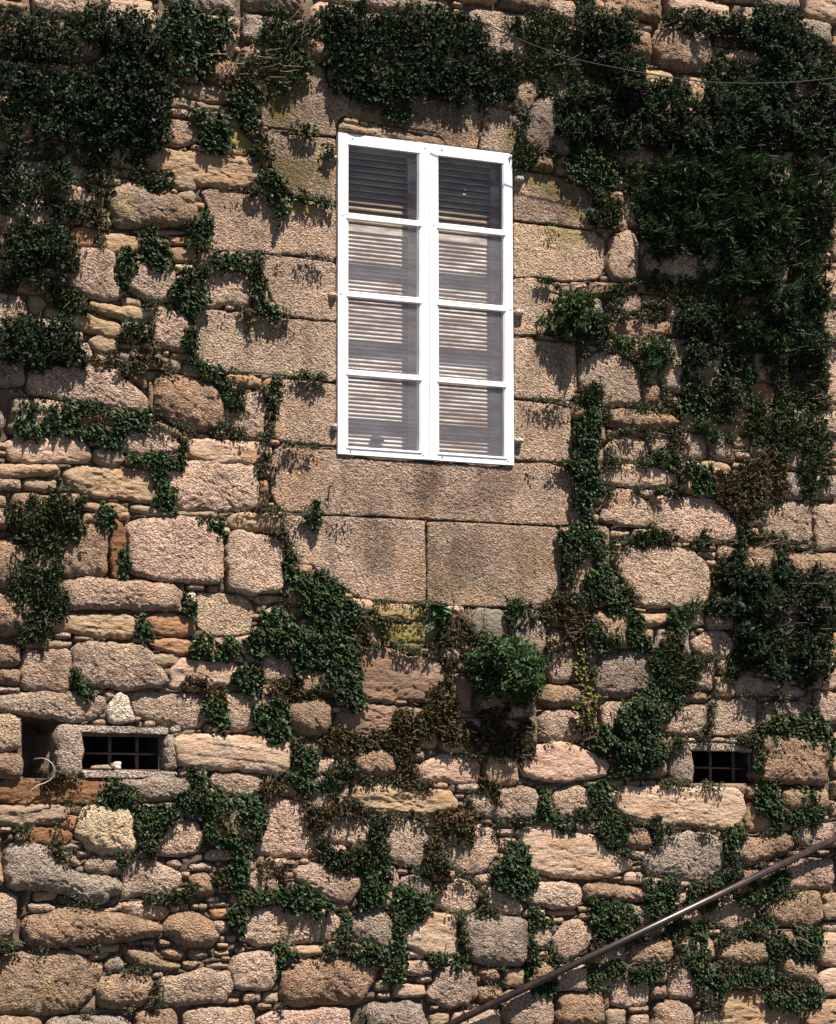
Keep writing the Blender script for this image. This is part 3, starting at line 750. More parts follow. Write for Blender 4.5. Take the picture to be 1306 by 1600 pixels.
def grow_fill(ntry, minw, minh, maxw, maxh, rng, codes):
    ii = rng.randint(0, NX, ntry); jj = rng.randint(0, NZ, ntry)
    for i, j in zip(ii, jj):
        if occ[j, i]: continue
        mw = int(rng.uniform(*maxw)/CELL); mh = int(rng.uniform(*maxh)/CELL)
        a, b, c, d = i, i+1, j, j+1
        go = [True]*4
        while any(go):
            if go[0]:
                if a > 0 and b-a < mw and not occ[c:d, a-1].any(): a -= 1
                else: go[0] = False
            if go[1]:
                if b < NX and b-a < mw and not occ[c:d, b].any(): b += 1
                else: go[1] = False
            if rng.rand() < 0.55:
                if go[2]:
                    if c > 0 and d-c < mh and not occ[c-1, a:b].any(): c -= 1
                    else: go[2] = False
                if go[3]:
                    if d < NZ and d-c < mh and not occ[d, a:b].any(): d += 1
                    else: go[3] = False
        w, hh = (b-a)*CELL, (d-c)*CELL
        if w < minw or hh < minh: continue
        if w < hh*0.6 and w < 0.1 and minw > 0.05: continue
        cx, cz = X0+(a+b)/2*CELL, Z0+(c+d)/2*CELL
        n = 12 if minw > 0.05 else 8; an = (np.arange(n)+0.5*rng.rand(n))/n*2*np.pi+rng.rand()*0.7
        pw = 0.22+0.2*rng.rand()
        ex = np.sign(np.cos(an))*np.abs(np.cos(an))**pw*w/2*(1-0.16*rng.rand(n)); ez = np.sign(np.sin(an))*np.abs(np.sin(an))**pw*hh/2*(1-0.16*rng.rand(n))
        poly = np.stack([cx+ex, cz+ez], 1)
        occ[c:d, a:b] = True
        occ[max(0, c-1):d+1, max(0, a-1):b+1] = True
        stones.append((poly, codes[rng.randint(len(codes))], False))


rngf = np.random.RandomState(11)
grow_fill(9000, 0.26, 0.16, (0.3, 0.8), (0.18, 0.42), rngf, 'ggpbbhqy')
grow_fill(9000, 0.13, 0.07, (0.14, 0.4), (0.08, 0.2), rngf, 'gpbbsygq')
grow_fill(20000, 0.06, 0.028, (0.06, 0.2), (0.03, 0.07), rngf, 'gbsgsysbp')
grow_fill(9000, 0.03, 0.02, (0.03, 0.09), (0.02, 0.05), rngf, 'bsgsybgs')

# which cells really lie under a stone (the rest is open joint)
occ_stone = occ
named = {'L': 'lintel'}
joined = {M_GRAN.name: [], M_SCH.name: []}
outer = {M_GRAN.name: [], M_SCH.name: []}
cand = []
for si, (poly, code, traced) in enumerate(stones):
    cen = poly.mean(0); area = abs(np.sum(poly[:, 0]*np.roll(poly[:, 1], -1)-np.roll(poly[:, 0], -1)*poly[:, 1]))/2
    vis = any(in_frame(*q)[0] for q in poly)
    cand.append((si, area, vis, traced))
vis_small = sorted([c for c in cand if c[2] and c[1] < 0.012], key=lambda c: -c[1])
keep_small = {c[0] for c in vis_small[:280]}
vis_big = sorted([c for c in cand if c[2] and c[1] >= 0.012], key=lambda c: -c[1])
keep_big = {c[0] for c in vis_big[:296]}
for si, area, vis, traced in cand:
    poly, code, _ = stones[si]
    V, F, A, mat, cen = stone_geo(poly, code, 100+si, step=0.0125 if vis else 0.04)
    if si in keep_small or si in keep_big:
        org = np.array([cen[0], 0, cen[1]])
        me = mesh_np('stone', V-org, F, mat, A)
        nm = 'lintel' if code == 'L' else ('small_stone' if si in keep_small else 'stone')
        link(nm, me, wall, org)
    else:
        (joined if vis else outer)[mat.name].append((V, F, A))


def join_geo(lst):
    n = 0; Vs = []; F4 = []; F3 = []; At = {'tint': [], 'grime': [], 'lichen': []}
    for V, F, A in lst:
        Vs.append(V); F4.append(F[0]+n); F3.append(F[1]+n); n += len(V)
        for k in At: At[k].append(A[k])
    return np.concatenate(Vs), [np.concatenate(F4), np.concatenate(F3)], {k: np.concatenate(v) for k, v in At.items()}


for nm, dct in (('pebbles_in_joints', joined), ('outer_masonry', outer)):
    for mname, lst in dct.items():
        if not lst: continue
        V, F, A = join_geo(lst)
        o = link(nm, mesh_np(nm, V, F, bpy.data.materials[mname], A), wall); o['kind'] = 'stuff'

# earth and mortar bed behind the stones
ST = 0.022
gx = np.arange(X0, X1+ST, ST); gz = np.arange(Z0, Z1+ST, ST)
GX, GZ = np.meshgrid(gx, gz)
yy = 0.010-0.034*fbm(GX*8, GZ*9, 3, 4)-0.020*fbm(GX*30, GZ*34, 5, 2)
inside_any = np.zeros(GX.shape, bool)


def inpoly(poly, gx, gz):
    ins = np.zeros(gx.shape, bool)
    for (ax, az), (bx, bz) in zip(poly, np.roll(poly, -1, 0)):
        if az == bz: continue
        ins ^= ((az > gz) != (bz > gz)) & (gx < (bx-ax)*(gz-az)/(bz-az)+ax)
    return ins


ci = np.clip(((GX-X0)/CELL).astype(int), 0, NX-1); cj = np.clip(((GZ-Z0)/CELL).astype(int), 0, NZ-1)
yy = np.where(occ_stone[cj, ci], 0.055+0.4*np.maximum(yy, -0.02), yy)
yy[inpoly(CAVITY, GX, GZ)] += 0.33
hol = np.zeros(GX.shape, bool)
hol |= (GX > WX+0.02) & (GX < WX+WW-0.02) & (GZ > WZ+0.02) & (GZ < WZ+WH-0.02)
for hp in HOLES:
    hol |= (GX > hp[:, 0].min()) & (GX < hp[:, 0].max()) & (GZ > hp[:, 1].min()) & (GZ < hp[:, 1].max())
nr, nc = GX.shape
idx = np.arange(nr*nc).reshape(nr, nc)
Fq = np.stack([idx[:-1, :-1], idx[:-1, 1:], idx[1:, 1:], idx[1:, :-1]], -1).reshape(-1, 4)
hq = (hol[:-1, :-1] & hol[:-1, 1:] & hol[1:, 1:] & hol[1:, :-1]).ravel()
Vm = np.stack([GX.ravel(), yy.ravel(), GZ.ravel()], 1)
mt = np.tile(np.array((0.215, 0.155, 0.105)), (len(Vm), 1))*(1+0.6*fbm(Vm[:, 0]*2, Vm[:, 2]*2, 8, 3))[:, None]
link('mortar', mesh_np('mortar', Vm, Fq[~hq], M_MORT, dict(tint=mt, grime=np.zeros(len(Vm)), lichen=np.zeros(len(Vm)))), wall)
core = MB()                                            # back and edges of the wall, reveals of the openings
yb = 0.95
core.V += [(X0, 0.06, Z0), (X1, 0.06, Z0), (X1, 0.06, Z1), (X0, 0.06, Z1), (X0, yb, Z0), (X1, yb, Z0), (X1, yb, Z1), (X0, yb, Z1)]
core.F4 += [(4, 5, 6, 7), (0, 1, 5, 4), (2, 3, 7, 6), (1, 2, 6, 5), (3, 0, 4, 7)]; core.n = 8
link('wall_core', core.mesh('wall_core', M_MORT), wall)


def reveal(name, x0, x1, z0, z1, ya, yb2):
    m = MB()
    m.V += [(x0, ya, z0), (x1, ya, z0), (x1, ya, z1), (x0, ya, z1), (x0, yb2, z0), (x1, yb2, z0), (x1, yb2, z1), (x0, yb2, z1)]
    m.F4 += [(4, 5, 6, 7), (0, 1, 5, 4), (2, 3, 7, 6), (1, 2, 6, 5), (3, 0, 4, 7)]
    return link(name, m.mesh(name, M_DARKWOOD), wall)


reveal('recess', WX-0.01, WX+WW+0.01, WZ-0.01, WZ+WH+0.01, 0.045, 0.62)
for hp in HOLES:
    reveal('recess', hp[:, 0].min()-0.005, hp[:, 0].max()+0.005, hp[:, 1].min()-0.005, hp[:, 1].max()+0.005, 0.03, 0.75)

# shutter hooks set in the jamb stones
def hook(px, py, w, hh, code, seed):
    poly = XZ([(px-w, py-hh), (px+w*0.2, py-hh*1.1), (px+w, py-hh*0.6), (px+w, py+hh), (px-w*0.8, py+hh)])
    V, F, A, mat, cen = stone_geo(poly, code, seed, 0.006, prot=0.035)
    org = np.array([cen[0], 0, cen[1]])
    link('hinge_hook', mesh_np('hinge_hook', V-org, F, mat, A), wall, org)


for k, (px, py, w, hh, code) in enumerate([(520, 246, 7, 4, 'k'), (521, 461, 6, 4.5, 'k'), (522, 667, 4, 4, 'w'), (809, 279, 6, 4, 'w'), (810, 488, 6, 3.5, 'w'), (809, 689, 6, 3.5, 'w')]):
    hook(px, py, w, hh, code, 900+k)

# ------------------------------------------------------------------ the white window
win = empty('window', (WX+WW/2, 0, WZ))
tag(win, 'tall white two leaf window with eight panes set flush in the granite surround', 'window', kind='thing')
wo = np.array([WX+WW/2, 0, WZ])
zt = WZ+WH
ROWS = [(0.072, 0.530), (0.568, 1.046), (1.084, 1.563), (1.599, 2.068)]
xa, xm0, xc, xm1, xb = WX+0.071, WX+0.589, WX+0.657, WX+0.724, WX+WW-0.067
for (l, a, b_, r) in ((WX, xa, xm0, xc-0.0012), (xc+0.0012, xm1, xb, WX+WW)):
    m = MB()
    m.box(l, a, -0.004, 0.03, WZ, zt, 0.003); m.box(b_, r, -0.004, 0.03, WZ, zt, 0.003)
    m.box(a, b_, -0.0025, 0.03, zt-ROWS[0][0], zt, 0.002); m.box(a, b_, -0.0025, 0.03, WZ, zt-ROWS[3][1], 0.002)
    # inner bead
    for (z0, z1) in [(zt-r1, zt-r0) for r0, r1 in ROWS]:
        m.box(a, a+0.005, 0.003, 0.030, z0, z1); m.box(b_-0.005, b_, 0.003, 0.030, z0, z1)
    cs = link('casement', m.mesh('casement', M_WHITE, off=wo), win)
    for i in range(3):
        zb0, zb1 = zt-ROWS[i+1][0], zt-ROWS[i][1]
        bm_ = MB()
        hgt = zb1-zb0
        bm_.box(a-0.012, b_+0.012, -0.010, 0.028, zb0, zb0+hgt*0.62, 0.003)
        bm_.box(a-0.012, b_+0.012, -0.007, 0.028, zb0+hgt*0.70, zb1, 0.003)
        link('glazing_bar', bm_.mesh('glazing_bar', M_WHITE, off=wo), cs)
    bm_ = MB(); bm_.box(a-0.012, b_+0.012, -0.0085, -0.0045, WZ+0.040, WZ+0.053, 0.0015)
    link('weather_bead', bm_.mesh('weather_bead', M_WHITE, off=wo), cs)
    for r0, r1 in ROWS:
        pm = MB(); pm.box(a+0.001, b_-0.001, 0.010, 0.014, zt-r1+0.001, zt-r0-0.001)
        link('pane', pm.mesh('pane', M_GLASS_CLEAN if r0 < 0.2 else M_GLASS, off=wo), cs)
    for sx, sz in ((l+0.03, zt-0.55), (l+0.02 if l == WX else r-0.022, WZ+1.05), (l+0.09, WZ+0.025), (r-0.05, WZ+0.028), (a+0.03, zt-0.03), (r-0.03, zt-0.035)):
        sm = MB(); sm.tube([(sx, -0.0065, sz), (sx, -0.002, sz)], 0.0055, 8)
        link('screw', sm.mesh('screw', M_SCREW, off=wo), cs)

# louvred shutters behind the glass
YS = 0.168
slat_me = {}
for side, (l, r) in enumerate(((WX+0.01, xc-0.004), (xc+0.004, WX+WW-0.01))):
    sh = empty('louvred_shutter', ((l+r)/2, YS, WZ))
    tag(sh, ('left' if side == 0 else 'right')+' louvred wooden shutter closed behind the white window panes', 'shutter', 'louvred shutters behind the window')
    so = np.array([(l+r)/2, YS, WZ])
    for x0, x1 in ((l, l+0.062), (r-0.062, r)):
        link('stile', MB().box(x0, x1, YS-0.006, YS+0.03, WZ, zt-0.004).mesh('stile', M_WOOD, off=so), sh)
    rails = [WZ, WZ+0.10, WZ+WH*0.252, WZ+WH*0.275, WZ+WH*0.492, WZ+WH*0.512, WZ+WH*0.733, WZ+WH*0.757, zt-0.07, zt-0.004]
    for z0, z1 in ((WZ, WZ+0.062), (WZ+1.515, WZ+1.56), (zt-0.066, zt-0.004)):
        link('rail', MB().box(l+0.062, r-0.062, YS-0.004, YS+0.028, z0, z1).mesh('rail', M_WOOD, off=so), sh)
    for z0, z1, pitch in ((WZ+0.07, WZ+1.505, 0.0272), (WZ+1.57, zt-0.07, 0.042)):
        n = int((z1-z0)/pitch)
        key = (side, pitch)
        if key not in slat_me:
            m = MB(); w = (r-l)/2-0.060; k = pitch/0.0272
            m.V += [(-w, -0.009*k, -0.0135*k), (w, -0.009*k, -0.0135*k), (w, 0.009*k, 0.0075*k), (-w, 0.009*k, 0.0075*k),
                    (-w, -0.011*k, -0.0075*k), (w, -0.011*k, -0.0075*k), (w, 0.007*k, 0.0135*k), (-w, 0.007*k, 0.0135*k)]
            m.F4 += [(3, 2, 1, 0), (4, 5, 6, 7), (0, 1, 5, 4), (2, 3, 7, 6), (1, 2, 6, 5), (3, 0, 4, 7)]; m.n = 8
            slat_me[key] = m.mesh('slat', M_WOOD if pitch < 0.03 else M_WOODSHADED)
        for i in range(n):
            o = link('slat', slat_me[key], sh, (0, 0.010, z0+(i+0.5)*(z1-z0)/n-WZ))
            o.rotation_euler = (math.radians(RS.uniform(-4, 4)), math.radians(RS.uniform(-0.25, 0.25)), 0)
    if side == 0:
        c = P(590, 686, YS-0.02)
        m = MB(); m.tube([(c[0]-0.05, c[1], c[2]), (c[0]-0.038, c[1], c[2]+0.003), (c[0], c[1], c[2]), (c[0]+0.038, c[1], c[2]-0.002), (c[0]+0.052, c[1], c[2])], [0.004, 0.018, 0.023, 0.019, 0.004], 10)
        link('handle', m.mesh('handle', M_DARKWOOD, True, so), sh)

# ------------------------------------------------------------------ grilles in the two small openings
def grille(px_bars, py0, py1, hx0, hx1, hy0, hy1, label):
    yv = 0.13
    c = P((hx0+hx1)/2, py1, yv); root = empty('iron_grille', c)
    tag(root, label, 'grille', 'iron grilles in the small openings')
    for px in px_bars:
        a, b_ = P(px, py0, yv), P(px, py1, yv)
        x = (a[0]+b_[0])/2
        link('bar', MB().tube([(x, yv, b_[2]-0.03), (x, yv, a[2]+0.05)], 0.0135, 10).mesh('bar', M_IRON, True, c), root)
    a, b_ = P(hx0, hy0, yv-0.02), P(hx1, hy1, yv-0.02)
    link('crossbar', MB().tube([(a[0]-0.02, yv-0.02, a[2]), (b_[0]+0.03, yv-0.02, b_[2])], 0.008, 8).mesh('crossbar', M_IRON, True, c), root)


grille((171, 214), 1140, 1208, 128, 258, 1177, 1179, 'rusty iron grille in the left opening with loose stones on its sill')
grille((1109, 1145), 1166, 1230, 1080, 1180, 1199, 1202, 'rusty iron grille in the right opening half covered by ivy')

def loose(px, py, w, hh, code, seed, label, yd):
    c = P(px, py, yd); rng = np.random.RandomState(seed)
    na, nb = 14, 9
    V = []; 
    for j in range(nb+1):
        ph = math.pi*j/nb
        for i in range(na):
            an = 2*math.pi*i/na
            d = np.array([math.sin(ph)*math.cos(an), math.sin(ph)*math.sin(an), math.cos(ph)])
            k = 1+0.55*float(fbm(np.array([d[0]*1.7+seed]), np.array([d[2]*1.7+d[1]*1.3]), seed, 3)[0])
            V.append((np.sign(d[0])*abs(d[0])**0.7*w*k, np.sign(d[1])*abs(d[1])**0.7*w*0.55*k, np.sign(d[2])*abs(d[2])**0.7*hh*k))
    V = np.array(V)
    i = np.arange(na); F = np.concatenate([np.stack([j*na+i, (j+1)*na+i, (j+1)*na+(i+1) % na, j*na+(i+1) % na], 1) for j in range(nb)])
    T = np.tile(np.array(TYPES[code][0]), (len(V), 1))
    V[:, 2] -= V[:, 2].min(); 
    me = mesh_np('loose_stone', V, F, TYPES[code][1], dict(tint=T, grime=np.zeros(len(V)), lichen=np.zeros(len(V))))
    tag(link('loose_stone', me, None, c), label, 'stone', 'loose stones on the left sill')


loose(156, 1204, 0.062, 0.017, 's', 5, 'flat grey loose stone lying on the sill of the left opening', 0.05)
loose(182, 1204, 0.030, 0.024, 'w', 9, 'small pale pink loose stone on the sill before the left grille', 0.05)

# ------------------------------------------------------------------ handrail, cable, ring, hoop
yr = -0.085
A_, B_ = P(1240, 1342, yr), P(838, 1536, yr)
dv = (A_-B_); a0 = B_-dv*0.42; a1 = A_+dv*0.6
c0 = (a0+a1)/2
rail = empty('handrail', c0)
tag(rail, 'sloping brown metal handrail pipe fixed to the bottom right of the wall', 'handrail')
link('rail', MB().tube([tuple(a0), tuple(a1)], 0.0235, 20).mesh('rail', M_RAIL, True, c0), rail)
for t in (0.19, 0.97, 1.5):
    q = B_+dv*t
    link('bracket', MB().tube([(q[0], yr+0.005, q[2]-0.02), (q[0], yr+0.01, q[2]-0.055), (q[0]+0.004, -0.02, q[2]-0.066), (q[0]+0.004, 0.06, q[2]-0.070)], 0.0115, 8).mesh('bracket', M_RAIL, True, c0), rail)

cp = [(735, 25), (780, 47), (825, 67), (870, 84), (920, 97), (980, 109), (1050, 121), (1110, 128), (1170, 130), (1240, 128), (1300, 122), (1360, 112)]
cpts = [P(a, b_, -0.42) for a, b_ in cp]
tag(link('cable', MB().tube([tuple(p-cpts[0]) for p in cpts], 0.0042, 6).mesh('cable', M_BLACK, True), None, cpts[0]), 'thin black cable sagging across the shrubs at the top right', 'cable')

rc = P(518, 764, -0.03)
rg = empty('iron_ring', rc)
tag(rg, 'tiny iron ring on a staple in the long stone under the window', 'ring')
link('ring', MB().tube([(0.016*math.cos(t), -0.006*math.cos(t), 0.022*math.sin(t)) for t in np.linspace(0, 2*math.pi, 17)], 0.0028, 6).mesh('ring', M_IRON, True), rg)
link('staple', MB().tube([(0.006, 0.05, 0.026), (0.006, -0.004, 0.026), (0.010, -0.004, 0.020), (0.010, 0.05, 0.020)], 0.004, 6).mesh('staple', M_IRON, True), rg)

hc = P(58, 1205, -0.06)
hp_ = [P(48, 1190, 0.25), P(56, 1186, 0.05), P(66, 1185, -0.04), P(75, 1188, -0.07), P(82, 1194, -0.08), P(86, 1202, -0.08), P(85, 1211, -0.07), P(79, 1219, -0.06), P(70, 1224, -0.05),
       P(60, 1227, -0.05), P(50, 1234, -0.05), P(44, 1246, -0.03), P(42, 1258, 0.03)]
tag(link('cable_loop', MB().tube([tuple(p-hc) for p in hp_], 0.0036, 6).mesh('cable_loop', M_CABLE, True), None, hc), 'bent loop of pale cable hanging out of the dark hole beside the left opening', 'cable')

# ------------------------------------------------------------------ plants rooted in the joints
KIND = {   # leaf length, width, per-m2 coverage, sprig length, protrusion, vertical bias, colours, material, brown share
    'ivy':   (0.027, 0.023, 4.8, 0.085, 0.085, -0.35, [(0.0155, 0.0333, 0.0117), (0.0241, 0.0475, 0.0144), (0.0112, 0.0237, 0.0090), (0.0378, 0.0653, 0.0189)], M_IVY, 0.04),
    'bush':  (0.025, 0.014, 4.6, 0.14, 0.19, 0.35, [(0.0094, 0.0191, 0.0077), (0.0143, 0.0278, 0.0105), (0.0069, 0.0139, 0.0063), (0.0225, 0.0374, 0.0140)], M_BUSH, 0.05),
    'dense': (0.036, 0.015, 4.4, 0.13, 0.22, 0.15, [(0.016, 0.033, 0.012), (0.026, 0.048, 0.016), (0.011, 0.022, 0.009), (0.042, 0.066, 0.022)], M_BUSH, 0.03),
    'tuft':  (0.023, 0.012, 3.6, 0.10, 0.075, 0.45, [(0.0171, 0.0308, 0.0114), (0.0288, 0.0440, 0.0142), (0.0126, 0.0231, 0.0085), (0.0423, 0.0572, 0.0171)], M_BUSH, 0.10),
    'fringe': (0.021, 0.014, 2.6, 0.09, 0.05, -0.7, [(0.029, 0.030, 0.010), (0.053, 0.041, 0.014), (0.019, 0.019, 0.007), (0.076, 0.047, 0.019)], M_BUSH, 0.30),
    'brown': (0.021, 0.013, 2.2, 0.10, 0.06, 0.1, [(0.057, 0.035, 0.014), (0.038, 0.030, 0.012), (0.082, 0.047, 0.020), (0.023, 0.019, 0.008)], M_BUSH, 0.4),
    'lush':  (0.048, 0.017, 4.2, 0.17, 0.25, 0.45, [(0.0247, 0.0504, 0.0170), (0.0342, 0.0672, 0.0213), (0.0171, 0.0357, 0.0136), (0.0513, 0.0861, 0.0289)], M_IVY, 0.02),
    'broad': (0.085, 0.036, 1.6, 0.05, 0.12, 0.1, [(0.060, 0.110, 0.045), (0.080, 0.135, 0.060), (0.040, 0.080, 0.035)], M_IVY, 0.0),
    'gold':  (0.028, 0.026, 2.4, 0.10, 0.07, -0.5, [(0.130, 0.115, 0.025), (0.085, 0.090, 0.025), (0.055, 0.062, 0.022), (0.155, 0.120, 0.030)], M_IVY, 0.1),
    'long':  (0.048, 0.011, 4.4, 0.20, 0.28, 0.45, [(0.0109, 0.0256, 0.0086), (0.0170, 0.0357, 0.0122), (0.0082, 0.0174, 0.0072), (0.0272, 0.0485, 0.0158)], M_BUSH, 0.03),
}


def leaves_mesh(name, base, direc, up, L, W, col, mat, fold=0.25):
    """base (n,3), direc tip direction, up leaf normal, L W (n,), col (n,3); six-point folded leaves"""
    n = len(base)
    side = np.cross(direc, up); side /= np.maximum(np.linalg.norm(side, axis=1), 1e-6)[:, None]
    nor = np.cross(side, direc)
    prof = [(0, 0, 0), (0.30, 0.5, 1), (0.68, 0.36, 1), (1.0, 0, -0.3), (0.68, -0.36, 1), (0.30, -0.5, 1)]
    V = np.empty((n, 6, 3))
    for i, (a, s, f) in enumerate(prof):
        V[:, i] = base+direc*(a*L)[:, None]+side*(s*W)[:, None]+nor*(f*fold*0.5*W)[:, None]
    o = (np.arange(n)*6)[:, None]
    F = np.concatenate([o+np.array([[0, 1, 2, 3]]), o+np.array([[0, 3, 4, 5]])])
    return mesh_np(name, V.reshape(-1, 3), F, mat, dict(tint=np.repeat(col, 6, 0)), smooth=False)


def plant(name, cat, label, kind, ells, dens=1.0, prot=1.0, seed=0, group=None, size=1.0):
    Lf, Wf, cover, sl, pr, vb, cols, mat, brown = KIND[kind]
    Lf *= size; Wf *= size
    pr *= prot; rng = np.random.RandomState(seed)
    cols = np.array(cols)
    ctr = P(ells[0][0], ells[0][1]); org = np.array([ctr[0], 0.0, ctr[2]])
    bases = []; depth = []; caps = []
    for (cx, cy, rx, ry) in ells:
        amp = min(1.0, 0.22+math.sqrt(rx*ry)/38)
        c = P(cx, cy, -pr*amp*0.42); sx, sz = 1.03*rx/222.0, 1.03*ry/240.0
        area = math.pi*sx*sz
        ns = max(5, int(area*cover*dens/(0.62*Lf*Wf)/11))
        m = int(ns*2.4)+6
        a = rng.rand(m)*2*math.pi; r = np.sqrt(rng.rand(m))*1.12; r = np.where(rng.rand(m) < 0.10, r*1.45, r)
        x = c[0]+sx*r*np.cos(a); z = c[2]+sz*r*np.sin(a)
        lim = 0.98+1.5*fbm(x*10+seed, z*10, seed % 97, 3)+0.35*(rng.rand(len(x))-0.4)
        ok = (r < lim); x, z, r = x[ok][:ns], z[ok][:ns], r[ok][:ns]
        dome = np.sqrt(np.clip(1-(r/1.2)**2, 0.02, 1))
        lump = 0.75+0.8*fbm(x*13, z*13, seed % 89+3, 2)
        y = -pr*amp*dome*np.clip(lump, 0.15, 1.3)*rng.rand(len(x))**0.45-0.02
        bases.append(np.stack([x, y, z], 1)); depth.append(dome); caps.append(0.022+pr*amp*(1.0 if kind in ('lush', 'long', 'bush', 'dense') else 0.6)*dome)
    B = np.concatenate(bases); n = len(B)
    # sprig directions: outwards, with the kind's vertical bias
    D = np.stack([rng.randn(n)*0.65, -0.45-0.5*rng.rand(n), vb+rng.randn(n)*0.5], 1)
    D /= np.linalg.norm(D, axis=1)[:, None]
    SL = sl*(0.5+rng.rand(n))*min(1.2, size)
    SL = np.minimum(SL, 0.35*max(max(e[2], e[3]) for e in ells)/222.0+0.04)
    start = B-D*(SL*0.6)[:, None]
    start[:, 1] = np.minimum(start[:, 1], -0.005)
    k = 11
    t = (np.arange(k)+0.5)/k
    pos = start[:, None]+D[:, None]*(SL[:, None]*t)[:, :, None]
    pos[:, :, 2] -= (0.25*SL[:, None]*t**2)*(0.5+rng.rand(n))[:, None]*(1.0 if vb < 0.2 else 0.4)
    pos = pos.reshape(-1, 3); nl = len(pos); global NLEAF; NLEAF += nl
    Ds = np.repeat(D, k, 0)
    rv = rng.randn(nl, 3); rv -= Ds*(rv*Ds).sum(1)[:, None]; rv /= np.linalg.norm(rv, axis=1)[:, None]
    if kind in ('ivy', 'gold', 'broad'):
        tip = rv*0.8+Ds*0.3+np.array([0, -0.35, -0.75])
        up = np.array([0.15, -0.75, 0.62])+rng.randn(nl, 3)*0.38
    elif kind == 'long':
        tip = rv*0.5+Ds*1.0+np.array([0, -0.1, -0.15]); up = np.array([0.1, -0.5, 0.8])+rng.randn(nl, 3)*0.4
    else:
        tip = rv*0.9+Ds*0.65; up = np.array([0.1, -0.5, 0.75])+rng.randn(nl, 3)*0.55
    tip /= np.linalg.norm(tip, axis=1)[:, None]
    L = Lf*(0.45+1.05*rng.rand(nl)**1.6); W = Wf*(L/Lf)*(0.8+0.4*rng.rand(nl))
    spc = cols[rng.randint(len(cols), size=n)]*(0.55+1.0*rng.rand(n)**1.3)[:, None]
    C = np.repeat(spc, k, 0)*0.6+0.4*cols[rng.randint(len(cols), size=nl)]*(0.75+0.5*rng.rand(nl))[:, None]
    bmask = rng.rand(nl) < brown*0.5
    C[bmask] = np.array((0.085, 0.055, 0.028))*(0.6+0.8*rng.rand(bmask.sum()))[:, None]
    lim = np.repeat(np.concatenate(caps), k)
    pos[:, 1] = -lim*np.tanh(np.maximum(-pos[:, 1], 0.012)/lim)
    root = empty(name, org); tag(root, label, cat, group)
    o = link('foliage', leaves_mesh('foliage', pos-org, tip, up, L, W, C, mat), root)
    # stems: from the joint behind the plant to some of the sprigs
    runners = []
    for (e0, e1) in zip(ells[:-1], ells[1:]):
        runners.append((P(e0[0], e0[1], -0.012), P(e1[0], e1[1], -0.012)))
    pick = rng.permutation(n)[:max(4, min(60, n//7))]
    mb = MB()
    c0 = np.array([ctr[0], 0.03, ctr[2]])
    for q in pick:
        e = B[q]+D[q]*SL[q]*0.35; s = np.array([e[0]*0.75+c0[0]*0.25+rng.randn()*0.02, 0.03, e[2]*0.8+c0[2]*0.2-0.03*np.sign(vb)])
        mid = (s+e)/2+np.array([rng.randn()*0.015, -0.02, rng.randn()*0.015])
        mb.tube([s-org, mid-org, e-org], [0.0045, 0.0035, 0.002], 5)
    for s, e in runners:
        pts = [s+(e-s)*t+np.array([0.03*math.sin(7*t+seed), -0.012*math.sin(math.pi*t), 0.03*math.sin(5*t+seed*2)])*math.sin(math.pi*t) for t in np.linspace(0, 1, 6)]
        mb.tube([q-org for q in pts], [0.0055, 0.005, 0.005, 0.0045, 0.004, 0.003], 5)
    for _ in range(2):                                 # a few bare runners feeling their way over the stone
        e0 = ells[rng.randint(len(ells))]; s = P(e0[0], e0[1], -0.01); an = rng.uniform(0.2, 2.9)*(1 if rng.rand() < 0.5 else -1); ln = rng.uniform(0.8, 1.6)*max(e0[2], e0[3])/222.0
        pts = [s+np.array([math.cos(an+0.5*math.sin(3*t))*ln*t, -0.014-0.01*math.sin(6*t), math.sin(an+0.5*math.sin(3*t))*ln*t]) for t in np.linspace(0, 1, 7)]
        mb.tube([q-org for q in pts], [0.004, 0.0037, 0.0034, 0.003, 0.0026, 0.002, 0.0014], 4)
    tag(link('stems', mb.mesh('stems', M_STEM, True), root), kind='stuff')
    return root


def stalks(name, cat, label, px, py, n, spread, length, seed, down=0.0, mat=None):
    """dry wiry stalks fanning out of a joint"""
    c = P(px, py); root_o = np.array([c[0], 0, c[2]]); rng = np.random.RandomState(seed); mb = MB()
    for i in range(n):
        a = rng.randn()*0.6; ln = length*(0.4+0.7*rng.rand())
        s = np.array([rng.randn()*spread*0.5, 0.02, rng.randn()*spread*0.25])
        d = np.array([math.sin(a), -0.35-0.3*rng.rand(), math.cos(a)*(1-2*down)])
        m1 = s+d*ln*0.5; e = s+d*ln+np.array([math.sin(a)*0.3*ln, 0, -0.45*ln])
        mb.tube([s, m1, e], [0.003, 0.0024, 0.0012], 4)
    return tag(link(name, mb.mesh(name, mat or M_DRY, True), None, root_o), label, cat)


